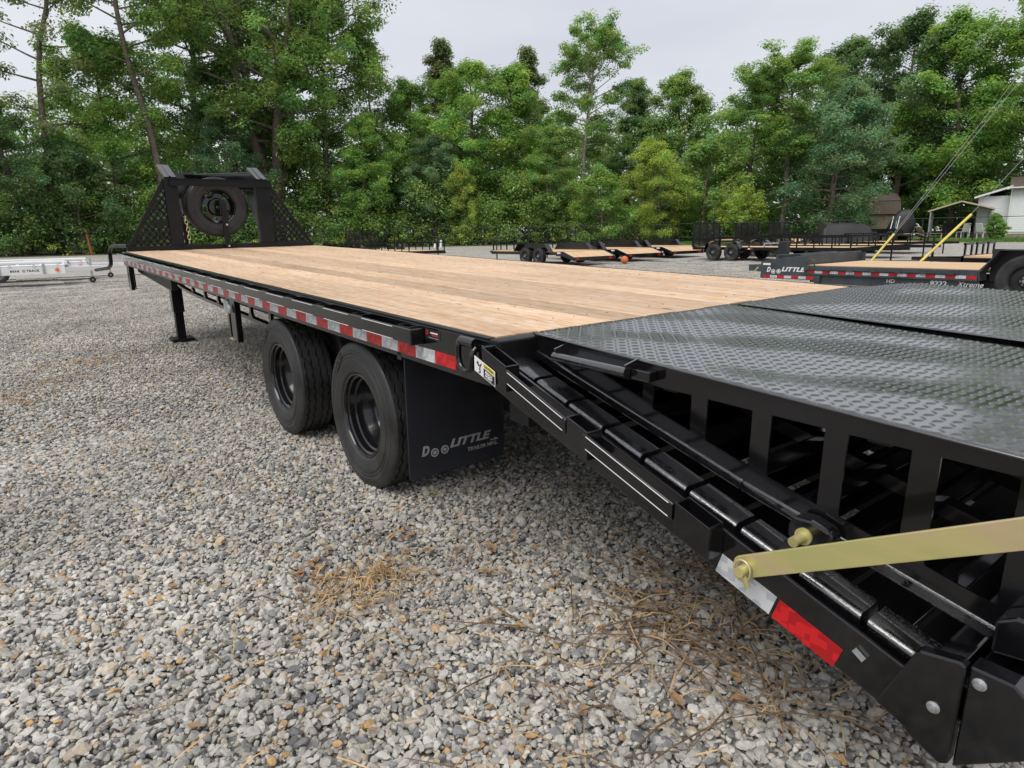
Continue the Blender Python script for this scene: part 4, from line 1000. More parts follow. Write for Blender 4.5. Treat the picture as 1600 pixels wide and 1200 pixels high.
# ---- white aluminium trailers at the left
def white_trailer(label, loc, rz, txt):
    t = thing('aluminium_trailer', label, 'trailer', loc, rz, 'white aluminium trailers at the left edge')   # tongue tip at the origin, body towards local -x
    m = MB()
    for y in (-.75, .72): m.box(-6.2, -1.05, y, y + .03, .34, .58)
    s = m.build('side_rail', 'aluminium', t, bevel=.006)
    for y in (-.78, .69): B('top_rail', 'aluminium', t, -6.2, -1.15, y, y + .09, .66, .72, bevel=.006)
    for k in range(9):
        for y in (-.77, .70): B('rail_post', 'aluminium', t, -1.25 - k * .6, -1.19 - k * .6, y, y + .06, .58, .66)
    a = MB()
    for sg in (-1, 1): a.beam((-1.15, sg * .68, .46), (-.18, sg * .05, .46), .07, .14)
    a.box(-.3, .05, -.05, .05, .40, .52); a.build('tongue', 'aluminium', t, bevel=.006)
    MB().tube([(-.42, -.10, .11), (-.42, -.10, .78)], .028, 10).build('jack', 'galvanised', t)
    MB().lathe([(-.03, .02), (-.03, .095), (.03, .095), (.03, .02)], 20, None, 'Y', c=(-.42, -.10, .098)).build('jack_wheel', 'rubber', t, smooth=40)
    B('fender', 'aluminium', t, -4.30, -2.85, -.98, -.76, .70, .73, bevel=.01)
    wv = small_wheel(t, (-3.55, -.88, .30), .30, .19, .18, 'wheel_gray'); wv.rotation_euler = (0, 0, math.pi / 2)
    B('floor_slats', 'aluminium', t, -6.15, -1.1, -.715, .715, .575, .60)
    B('stake_bracket', 'galvanised', t, -1.62, -1.55, -.775, -.752, .36, .68); B('stake_bracket', 'galvanised', t, -2.72, -2.65, -.775, -.752, .36, .68)
    MB().lathe([(-.79, .0001), (-.79, .05), (-.77, .055)], 16, None, 'Y', c=(-1.25, 0, .47)).build('side_lamp', 'amber', t)
    if txt:
        text('side_lettering', 'BEAR', 'black_print', s, .085, frame((-2.42, -.7515, .43), (1, 0, 0), (0, 0, 1)), offset=.004, spacing=1.25)
        text('side_lettering', 'TRACK', 'black_print', s, .085, frame((-2.02, -.7515, .43), (1, 0, 0), (0, 0, 1)), offset=.004, spacing=1.25)
        MB().lathe([(-.752, .0001), (-.7535, .045), (-.751, .045)], 16, None, 'Y', c=(-2.09, 0, .46)).build('side_emblem', 'canvas_tan', s)
    return t
white_trailer('white aluminium trailer with lettering on its side rail, nearer of the two at left', (1.42, 23.15, 0), R(-9), True)
white_trailer('white aluminium trailer half hidden behind the lettered one at left', (2.25, 26.0, 0), R(-8), False)

# ================================================================== SMALL THINGS IN THE YARD
bl = MB(); bl.lathe([(.125 * math.cos(t), max(.0001, .125 * math.sin(t))) for t in np.linspace(0, math.pi, 20)], 28, None, 'Z'); bl = bl.build('ball', 'ball_orange', None, smooth=80, loc=(19.15, 17.15, .122)); bl.scale = (1.25,) * 3; bl.location.z = .15
tag(bl, 'orange ball on the gravel before the row of car haulers', 'ball')
for z in (-.06, 0, .06):
    rr = math.sqrt(.125 ** 2 - z * z) + .0012; MB().tube([(rr * math.cos(R(t)), rr * math.sin(R(t)), z) for t in range(0, 361, 15)], .0025, 6).build('seam', 'brick_brown', bl)
# tarp-covered load
tm = MB(); nx, ny = 16, 12
def tz(u, v):
    e = min(u, 1 - u, v, 1 - v); return 1.45 * min(1, (e / .10)) ** .6 - .05 * math.sin(9 * u) * math.sin(7 * v) - .18 * u
vv = [(u * 2.6, v * 2.0, max(0, tz(u, v))) for v in np.linspace(0, 1, ny + 1) for u in np.linspace(0, 1, nx + 1)]
tm.add(vv, [(j * (nx + 1) + i, j * (nx + 1) + i + 1, (j + 1) * (nx + 1) + i + 1, (j + 1) * (nx + 1) + i) for j in range(ny) for i in range(nx)])
to = tm.build('tarp_load', 'tarp', None, smooth=50, loc=(30.6, 15.0, .1)); to.rotation_euler = (0, 0, R(-50)); tag(to, 'black tarp draped over a boxy load behind the utility trailers', 'tarp')
bgm = MB(); nn = 14
for i in range(nn + 1):
    t = i / nn
vv = []; hh = [0, .5, 1.1, 1.6, 1.95, 2.05]
for k, h in enumerate(hh):
    for i in range(16):
        a = i * 2 * math.pi / 16; rr = (1.0, 1.0, .92, .72, .5, .05)[k] * (1 + .08 * math.sin(3 * a + k)); vv.append((rr * 1.0 * math.cos(a) + .12 * k, rr * .7 * math.sin(a), h + .05 * math.sin(5 * a)))
bgm.add(vv, [(k * 16 + i, k * 16 + (i + 1) % 16, (k + 1) * 16 + (i + 1) % 16, (k + 1) * 16 + i) for k in range(5) for i in range(16)])
bo = bgm.build('covered_machine', 'tarp', None, smooth=60, loc=(46.0, 17.9, .62)); bo.rotation_euler = (0, 0, R(-60)); bo.scale = (.8, .8, .85); tag(bo, 'tall black covered machine with white straps in front of the shed', 'covered machine')
for k in range(2): MB().tube([(-.6 + k * .45, -.72, .6), (-.45 + k * .45, -.68, 1.55)], .035, 6).build('strap', 'sticker_white', bo)
MB().tube([(-.25, -.73, .3), (-.22, -.70, 1.2)], .03, 6).build('strap', 'teal_plastic', bo)
# guy wires with yellow guards
def guy(lab, a, b, c, n):
    a, b, c = Vector(a), Vector(b), Vector(c); c = a + (c - a) * 1.6
    t = thing('guy_wire', lab, 'guy wire', a); o = Vector(a); d = (b - a)
    MB().tube([(0, 0, 0), tuple(d)], .030, 10).build('guard', 'yellow_guard', t, smooth=40)
    side = (c - a).cross(Vector((0, 0, 1))).normalized()
    for k in range(n):
        off = side * (.05 * (k - (n - 1) / 2))
        MB().tube([tuple(d * .96 + off), tuple(c - a + off * 6)], .005, 6).build('cable', 'cable', t)
    MB().tube([(0, 0, .12), tuple(-Vector((d.x, d.y, 0)).normalized() * .12 + Vector((0, 0, -.12)))], .02, 8).build('anchor_rod', 'galvanised', t)
guy('pair of grey guy wires with a yellow guard, left of the two guys', (16.75, 6.55, 0), (17.58, 6.11, 1.09), (21.71, 4.95, 5.36), 2)
guy('single grey guy wire with a long yellow guard, right of the two guys', (14.72, 4.75, 0), (16.26, 3.95, 1.52), (17.94, 3.60, 2.88), 1)

# ================================================================== FENCES, HOUSE, SHED, CARPORT
def fence(label, azs, r, h, mat, nrail, pr=.035, rr=.022, wire=False):
    P = [pol(a, q, zg(q)) for a, q in zip(azs, r)]; t = thing('wire_fence' if wire else 'pipe_fence', label, 'fence', P[0])
    for p in P: MB().tube([tuple(p - P[0]), tuple(p - P[0] + Vector((0, 0, h)))], pr, 8).build('post', mat, t)
    for a, b in zip(P, P[1:]):
        for z in nrail: MB().tube([tuple(a - P[0] + Vector((0, 0, h * z))), tuple(b - P[0] + Vector((0, 0, h * z)))], rr, 6).build('rail', mat, t)
    if wire:
        m = MB()
        for a, b in zip(P, P[1:]):
            for k in range(12):
                q = a.lerp(b, k / 12) - P[0]; m.beam(q, q + Vector((0, 0, h * .95)), .012, .012, up=(1, 0, 0))
            for k in range(1, 7): m.beam(a - P[0] + Vector((0, 0, h * k / 7)), b - P[0] + Vector((0, 0, h * k / 7)), .012, .012)
        tag(m.build('wire_mesh', mat, t), None, None, None, 'stuff')
    return t
fence('black pipe fence with two rails along the lawn in front of the carport', [51.5, 55, 58.5, 62, 65.4, 68.9, 72.0, 74.9, 78], [49.5] * 9, 1.42, 'fence_black', (.99, .33))
fence('black wire fence along the foot of the wood, behind the white trailers', [-6, -2, 2, 6, 10, 14, 18, 22, 26], [57] * 9, 1.4, 'fence_black', (.98,), .04, .02, True)
fence('black wire fence along the foot of the wood behind the car haulers', [27, 31, 35, 39, 43, 47, 51], [54, 53.5, 53, 52.5, 52, 51, 50], 1.4, 'fence_black', (.98,), .04, .02, True)
p = pol(5.45, 52, zg(52)); tag(MB().tube([(0, 0, 0), (-.12, 0, 1.35)], .06, 8).build('steel_post', 'rust_orange', None, loc=p), 'rusty orange steel post leaning behind the white trailers', 'post')
for i, (a, h) in enumerate(((31.5, .55), (31.0, .3))):
    p = pol(a, 50, zg(50)); tag(MB().tube([(0, 0, 0), (.06, 0, h)], .09, 10).build('pipe_stub', 'plastic_white', None, loc=p), ('tall', 'short')[i] + ' white pipe stub standing at the wood edge left of the car haulers', 'pipe')

def siding(m, a, b, z0, z1, th=.14):
    """lap siding along a to b (2-D), courses stepped out at their foot"""
    a, b = Vector((*a, 0)), Vector((*b, 0)); d = (b - a).normalized(); n = Vector((d.y, -d.x, 0)); z = z0
    while z < z1 - 1e-3:
        zz = min(z + th, z1); v = [a + n * .022 + Vector((0, 0, z)), b + n * .022 + Vector((0, 0, z)), b + n * .004 + Vector((0, 0, zz)), a + n * .004 + Vector((0, 0, zz)), a + Vector((0, 0, z)), b + Vector((0, 0, z))]
        m.add(v, [(0, 1, 2, 3), (4, 5, 1, 0)]); z = zz
hp = pol(73.9, 56.5, 0); hz = .44
hs = thing('white_house', 'white house with horizontal siding at the right edge', 'house', (hp.x, hp.y, hz))
# local x towards the camera's right along the front, front wall from corner (0,0)
ux = Vector((math.cos(R(-74)), math.sin(R(-74)), 0)); uy = Vector((-ux.y, ux.x, 0))
hs.rotation_euler = (0, 0, math.atan2(ux.y, ux.x))
m = MB(); siding(m, (0, 0), (9, 0), .25, 3.15); siding(m, (-1.85, .6), (0, .6), .25, 2.75); siding(m, (-1.85, 6), (-1.85, .6), .25, 2.75); m.box(-1.84, 0, .61, 6, .2, 2.75); m.box(.0, 9, .005, 8, .2, 3.15); siding(m, (0, .6), (0, 0), .25, 2.9); m.build('wall', 'siding_white', hs)
B('foundation', 'shed_wall', hs, -1.88, 9, -.03, 6, -.3, .25)
B('gutter', 'plastic_white', hs, -.35, 9.2, -.42, -.30, 3.12, 3.26, bevel=.01)
MB().tube([(-.05, -.35, 3.15), (-.05, -.06, 2.95), (-.05, -.06, .15), (-.1, -.3, .05)], .05, 8).build('downspout', 'plastic_white', hs)
MB().prism([(-.45, 3.18), (4.2, 4.15), (8.6, 3.18), (8.6, 3.1), (4.2, 4.05), (-.45, 3.1)], 'X', -.2, 9.2).build('roof', 'roof_brown', hs)
rf2 = MB(); rf2.add([(-2.1, .2, 2.62), (-.02, .2, 3.28), (-.02, 6.2, 3.28), (-2.1, 6.2, 2.62), (-2.1, .2, 2.74), (-.02, .2, 3.41), (-.02, 6.2, 3.41), (-2.1, 6.2, 2.74)], [(0, 3, 2, 1), (4, 5, 6, 7), (0, 1, 5, 4), (1, 2, 6, 5), (2, 3, 7, 6), (3, 0, 4, 7)]); rf2.build('lean_to_roof', 'plastic_white', hs)
# shed with gambrel roof
sp_ = pol(64.6, 63, .72); sh = thing('barn_shed', 'brown barn-roofed garden shed under the big dark trees', 'shed', sp_); sh.rotation_euler = (0, 0, R(-52))
gp = [(-1.6, 1.5), (-1.25, 2.55), (0, 3.15), (1.25, 2.55), (1.6, 1.5)]
MB().prism([(-1.5, -.3)] + [(a * .94, b * .985) for a, b in gp] + [(1.5, -.3)], 'X', -2.2, 2.6).build('wall', 'shed_wall', sh)
rp_ = MB()
for a, b in zip(gp, gp[1:]): rp_.prism([a, b, (b[0] * 1.02, b[1] + .06), (a[0] * 1.06, a[1] + .05)], 'X', -2.4, 2.8)
rp_.build('roof', 'roof_brown', sh)
B('door', 'shed_dark', sh, -.5, .5, -1.56, -1.50, -.2, 1.4); B('trim_board', 'canvas_tan', sh, 2.6, 2.63, -.6, .6, -.2, 1.7)
# carport
cpz = .46; c0, c1 = pol(69.3, 54, cpz), pol(72.9, 54, cpz); back = pol(71, 60, cpz) - pol(71, 54, cpz)
ct = thing('carport', 'open metal carport with a shallow dark gable roof beside the white house', 'carport', c0); V3 = lambda p: tuple(Vector(p) - Vector(c0))
for bk in (Vector((0, 0, 0)), back * .5, back):
    for q in (c0, c1): MB().tube([V3(q + bk), V3(q + bk + Vector((0, 0, 1.75)))], .045, 8).build('post', 'galvanised', ct)
mid = (c0 + c1) / 2 + Vector((0, 0, 2.35)); e0, e1 = c0 + (c0 - c1) * .05 + Vector((0, 0, 1.75)), c1 + (c1 - c0) * .05 + Vector((0, 0, 1.80))
for a, b in ((e0, mid), (mid, e1)):
    v = [V3(a), V3(b), V3(b + back), V3(a + back)]; v += [(x, y, z + .05) for x, y, z in v]
    MB().add(v, [(0, 1, 2, 3), (7, 6, 5, 4), (0, 4, 5, 1), (1, 5, 6, 2), (2, 6, 7, 3), (3, 7, 4, 0)]).build('roof_panel', 'roof_brown', ct)
    MB().beam(V3(a + Vector((0, 0, .03))), V3(b + Vector((0, 0, .03))), .10, .09).build('fascia', 'canvas_tan', ct)
def boxthing(name, lab, cat, az, r, w_, d_, h, mat):
    p = pol(az, r, zg(r)); o = thing(name, lab, cat, p, R(-70))
    B('top', mat, o, -w_ / 2, w_ / 2, -d_ / 2, d_ / 2, h * .82, h, bevel=.03); B('body', mat, o, -w_ * .45, w_ * .45, -d_ * .45, d_ * .45, h * .12, h * .82, bevel=.02)
    for sx in (-1, 1):
        for sy_ in (-1, 1): B('leg', mat, o, sx * w_ * .4 - .03, sx * w_ * .4 + .03, sy_ * d_ * .4 - .03, sy_ * d_ * .4 + .03, 0, h * .12)
    return o
boxthing('storage_bin', 'dark storage bin under the carport', 'bin', 70.9, 57, 1.7, .8, 1.0, 'shed_dark')
boxthing('grill', 'covered dark grill under the carport beside the white chairs', 'grill', 71.8, 58.5, 1.3, .7, 1.2, 'tarp')
boxthing('utility_box', 'small teal plastic box in front of the white house corner', 'box', 73.2, 53.5, .5, .4, .75, 'teal_plastic')
boxthing('brick_planter', 'brown planter beside the round white chair on the lawn', 'planter', 67.8, 51.5, .8, .5, .42, 'brick_brown')
def lawn_chair(lab, az, r, rz, mat='plastic_white', cushion=None, lounge=False):
    p = pol(az, r, zg(r)); t = thing('lawn_chair', lab, 'chair', p, rz, 'chairs by the carport'); sl = 1.25 if lounge else .48
    B('seat', mat, t, -.27, .27, -sl / 2, sl / 2, .38, .42, bevel=.015)
    MB().box(-.27, .27, sl / 2 - .02, sl / 2 + .02, .40, .98, rot=Matrix.Rotation(R(-14 if not lounge else -38), 3, 'X'), piv=(0, sl / 2, .4)).build('backrest', mat, t, bevel=.015)
    for sx in (-.25, .25):
        for y in (-sl / 2 + .04, sl / 2 - .04): B('leg', mat, t, sx - .025, sx + .025, y - .025, y + .025, 0, .38)
        if not lounge: B('armrest', mat, t, sx - .035, sx + .035, -sl / 2, sl / 2, .60, .635, bevel=.01)
    if cushion: B('cushion', cushion, t, -.24, .24, -sl / 2 + .03, sl / 2 - .03, .42, .49, bevel=.02)
lawn_chair('white plastic chair alone on the lawn left of the carport', 68.1, 51.8, R(110)); lawn_chair('tan canvas lounge chair leaning back left of the carport', 69.45, 52, R(60), 'canvas_tan', None, True)
lawn_chair('white chair beside the bicycle under the carport', 71.35, 55.5, R(150)); lawn_chair('white chair with a dark red cushion at the right of the carport', 72.55, 54.5, R(60), 'plastic_white', 'brick_brown')
bz = pol(71.75, 55.2, zg(55.2)); bk = thing('bicycle', 'pale bicycle parked among the chairs under the carport', 'bicycle', bz, R(20))
for x in (-.5, .5): MB().tube([(x + .32 * math.cos(R(t)), 0, .33 + .32 * math.sin(R(t))) for t in range(0, 361, 20)], .022, 6).build('wheel', 'plastic_white', bk)
MB().tube([(-.5, 0, .33), (-.15, 0, .75), (.35, 0, .75), (.05, 0, .35), (-.15, 0, .75)], .022, 6).build('frame', 'plastic_white', bk); MB().tube([(.5, 0, .33), (.35, 0, .75), (.32, 0, 1.0), (.28, .25, 1.02)], .02, 6).build('handlebar', 'galvanised', bk); B('saddle', 'shed_dark', bk, -.28, -.05, -.06, .06, .86, .91)

# ================================================================== TREES
def leaf_mat(name, c, tr=.42):
    m = bpy.data.materials.new(name); m.use_nodes = True; t = m.node_tree; b = t.nodes['Principled BSDF']; L = t.links; o = t.nodes['Material Output']
    a = t.nodes.new('ShaderNodeAttribute'); a.attribute_name = 'tint'
    mu = t.nodes.new('ShaderNodeMix'); mu.data_type = 'RGBA'; mu.blend_type = 'MULTIPLY'; mu.inputs[0].default_value = 1; mu.inputs[6].default_value = (*c, 1)
    L.new(a.outputs['Color'], mu.inputs[7]); L.new(mu.outputs[2], b.inputs['Base Color']); b.inputs['Roughness'].default_value = .55; b.inputs['Specular IOR Level'].default_value = .25
    tl = t.nodes.new('ShaderNodeBsdfTranslucent'); hs_ = t.nodes.new('ShaderNodeHueSaturation'); hs_.inputs['Saturation'].default_value = 1.15; hs_.inputs['Value'].default_value = 1.5; hs_.inputs['Hue'].default_value = .485
    L.new(mu.outputs[2], hs_.inputs['Color']); L.new(hs_.outputs[0], tl.inputs['Color'])
    ms = t.nodes.new('ShaderNodeMixShader'); ms.inputs[0].default_value = tr; L.new(b.outputs[0], ms.inputs[1]); L.new(tl.outputs[0], ms.inputs[2]); L.new(ms.outputs[0], o.inputs['Surface']); MAT[name] = m
leaf_mat('leaf_mid', (.230, .360, .115)); leaf_mat('leaf_dark', (.155, .255, .108)); leaf_mat('leaf_bright', (.255, .415, .118)); leaf_mat('leaf_yellow', (.315, .415, .100)); leaf_mat('leaf_grey', (.190, .305, .160)); leaf_mat('leaf_olive', (.215, .270, .120))
pmat('bark', (.14, .115, .09), .9, noise=(4, .4), bump=(14, .8)); pmat('bark_pale', (.33, .29, .24), .9, noise=(3, .35), bump=(12, .7))

def fast_mesh(name, V, F4, tint=None):
    """V (n,3), F4 (m,4) quads"""
    me = bpy.data.meshes.new(name); n, m = len(V), len(F4); k = F4.shape[1]
    me.vertices.add(n); me.vertices.foreach_set('co', np.ascontiguousarray(V, np.float32).ravel())
    me.loops.add(m * k); me.loops.foreach_set('vertex_index', np.ascontiguousarray(F4, np.int32).ravel())
    me.polygons.add(m); me.polygons.foreach_set('loop_start', np.arange(0, m * k, k, dtype=np.int32))
    try: me.polygons.foreach_set('loop_total', np.full(m, k, np.int32))
    except Exception: pass
    if tint is not None:
        a = me.attributes.new('tint', 'FLOAT_COLOR', 'POINT'); c = np.ones((n, 4), np.float32); c[:, :3] = tint; a.data.foreach_set('color', c.ravel())
    me.update(calc_edges=True); return me
def unit(a): return a / np.maximum(np.linalg.norm(a, axis=-1, keepdims=True), 1e-9)
def leaves(cent, rad, per, size, g, droop=.35, tintvar=.28):
    """leaf quads around clump centres; cent (c,3), rad (c,), per leaves each"""
    c = len(cent); N = c * per; C = np.repeat(cent, per, 0); Rr = np.repeat(rad, per)
    d = unit(g.normal(size=(N, 3))); rr = g.random(N) ** .45
    off = d * (rr * Rr)[:, None]; off[:, 2] *= .62
    P = C + off
    nrm = unit(d * .5 + np.array([0, 0, 1.0]) + g.normal(0, .38, (N, 3)))
    ax = unit(np.cross(nrm, g.normal(size=(N, 3)))); ax = unit(ax + d * .5 - np.array([0, 0, droop])); bx = unit(np.cross(nrm, ax))
    l = size * g.uniform(.65, 1.35, N)[:, None]; wd = l * g.uniform(.42, .62, N)[:, None]
    V = np.stack([P - ax * l * .5, P + bx * wd * .5 + nrm * l * .08, P + ax * l * .5 - np.array([0, 0, .06]) * l, P - bx * wd * .5 + nrm * l * .08], 1).reshape(-1, 3)
    F = np.arange(N * 4).reshape(-1, 4)
    big = .5 + .5 * np.sin(cent[:, 0] * .55 + 1.3 * np.sin(cent[:, 1] * .4)) * np.sin(cent[:, 2] * .6 + cent[:, 1] * .5)
    ct = np.repeat(g.uniform(1 - tintvar * .8, 1 + tintvar * .8, c) * (.82 + .36 * big), per) * g.uniform(1 - tintvar, 1 + tintvar, N)
    hue = np.repeat(g.normal(0, .08, c), per) + g.normal(0, .07, N)
    T3 = np.stack([ct * (1 + hue * 1.3), ct * np.ones(N), ct * (1 - hue * .8)], 1); return V, F, np.repeat(np.clip(T3, .3, 2), 4, 0)
def grow(seed, H, R_, base=.2, n_limb=26, stems=1, spread=.0, lean=(0, 0), r0=.28, per=70, leaf=.27, clump=.85, shape='oval', tw=5, up=.55):
    g = np.random.default_rng(seed); wood = MB(); cents = []; rads = []
    for s in range(stems):
        az0 = s * 2 * math.pi / max(stems, 1) + g.uniform(0, 1); n = 12
        tl = np.array([math.cos(az0), math.sin(az0)]) * spread * H + np.array(lean) * H
        ts = np.linspace(0, 1, n); wig = np.cumsum(g.normal(0, .012 * H, (n, 2)), 0) * ts[:, None]
        path = np.stack([tl[0] * ts ** 1.4 + wig[:, 0], tl[1] * ts ** 1.4 + wig[:, 1], ts * H * (.95 if s == 0 else g.uniform(.82, .95))], 1)
        rr = r0 * (1 - ts * .92) ** .85 * (1. if stems == 1 else .75) + .015; rr[0] *= 1.35
        wood.tube([tuple(p) for p in path], list(rr), 8)
        for i in range(int(n_limb / (stems ** .6))):
            t = base + (1 - base) * (i + g.uniform(0, 1)) / (n_limb / (stems ** .6)); t = min(t, .985); k = t * (n - 1); j = int(k); q = path[j] + (path[min(j + 1, n - 1)] - path[j]) * (k - j)
            u = (t - base) / (1 - base)
            prof = {'oval': math.sin(math.pi * min(1, .16 + u * .86)) ** .7, 'vase': .45 + .75 * math.sin(math.pi * min(1, .08 + u * .75)), 'cone': 1.08 - .95 * u, 'top': math.sin(math.pi * min(1, .1 + u * .9)) ** .55}[shape]
            ln = max(.8, R_ * prof * g.uniform(.7, 1.12)) * (1 if stems == 1 else .8); a = i * 2.399 + g.normal(0, .4) + az0
            el = up * (.35 + .9 * u) + g.normal(0, .12); m_ = 5; pts = []
            for e in range(m_ + 1):
                f = e / m_; pts.append(q + np.array([math.cos(a + f * g.normal(0, .2)) * ln * f, math.sin(a) * ln * f, ln * f * math.tan(min(1.2, el)) * (.7 + .3 * f) - .10 * ln * f * f]))
            rl = rr[j] * .45; wood.tube([tuple(p) for p in pts], [max(.012, rl * (1 - .85 * e / m_)) for e in range(m_ + 1)], 5, caps=False)
            for w_ in range(tw):
                f = .35 + .65 * (w_ + g.random()) / tw; kk = f * m_; jj = min(int(kk), m_ - 1); p = pts[jj] + (pts[jj + 1] - pts[jj]) * (kk - jj)
                dirv = unit(np.array([math.cos(a + g.normal(0, .9)), math.sin(a + g.normal(0, .9)), g.normal(.25, .35)])); tlz = g.uniform(.25, .55) * ln * (1.1 - f * .5); e_ = p + dirv * tlz
                wood.tube([tuple(p), tuple((p + e_) / 2 + np.array([0, 0, .06 * tlz])), tuple(e_)], [max(.01, rl * .35), max(.008, rl * .22), .006], 4, caps=False)
                for z in (.55, 1.0):
                    cents.append(p + (e_ - p) * z + g.normal(0, .15, 3)); rads.append(clump * g.uniform(.6, 1.25))
        cents.append(path[-1]); rads.append(clump)
    V, F, Tt = leaves(np.array(cents), np.array(rads), per, leaf, g)
    wm_ = bpy.data.meshes.new('trunk'); wm_.from_pydata(wood.v, [], wood.f); wm_.update(); wm_.polygons.foreach_set('use_smooth', [True] * len(wm_.polygons))
    return wm_, fast_mesh('crown', V, F, Tt)
VAR = {
 'broad':  grow(1, 18, 5.2, .12, 40, per=120, leaf=.25, clump=1.0),
 'broad2': grow(2, 18, 4.6, .10, 42, per=115, leaf=.245, clump=.95),
 'tall':   grow(3, 24, 4.2, .30, 42, per=72, leaf=.235, clump=.75, r0=.30),
 'open':   grow(4, 24, 3.4, .28, 28, per=36, leaf=.22, clump=.7, r0=.22, tw=4),
 'vase':   grow(5, 26, 6.5, .30, 60, stems=4, spread=.20, r0=.55, per=66, leaf=.23, clump=.85, shape='vase', up=.7),
 'lean':   grow(6, 25, 4.2, .42, 28, lean=(-.20, -.02), r0=.26, per=74, leaf=.235, clump=.85),
 'pale':   grow(8, 20, 3.9, .46, 40, r0=.26, per=84, leaf=.22, clump=.75, shape='top', up=.8),
 'round':  grow(9, 12, 4.2, .06, 42, per=90, leaf=.20, clump=.85, shape='oval', up=.35),
 'bush':   grow(10, 6.5, 2.8, .05, 26, per=58, leaf=.20, clump=.6, r0=.10),
 'fir':    grow(11, 20, 4.4, .08, 44, per=100, leaf=.24, clump=.9, shape='cone', up=.4),
 'topiary': grow(13, 17, 5.0, .08, 36, per=70, leaf=.8, clump=1.7, r0=.4, shape='oval', up=.3),
 'small':  grow(12, 4.2, 2.2, .35, 18, per=46, leaf=.16, clump=.42, r0=.08, shape='top', up=.45),
}
def tree(var, az, r, H, label, leafm='leaf_mid', barkm='bark', wide=1., rot=None, name='tree', cat='tree'):
    base = {'broad': 18, 'broad2': 18, 'tall': 24, 'open': 24, 'vase': 26, 'lean': 25, 'pale': 20, 'round': 12, 'bush': 6.5, 'fir': 20, 'small': 4.2, 'topiary': 17}[var]
    t = thing(name, label, cat, pol(az, r, zg(r) - .05), random.uniform(0, 6.28) if rot is None else rot); s = H / base; t.scale = (s * wide, s * wide, s)
    for nm, me, mt in (('trunk', VAR[var][0], barkm), ('crown', VAR[var][1], leafm)):
        o = bpy.data.objects.new(nm, me); COL.objects.link(o); o.parent = t
        if not me.materials: me.materials.append(None)
        o.material_slots[0].link = 'OBJECT'; o.material_slots[0].material = MAT[mt]
    return t
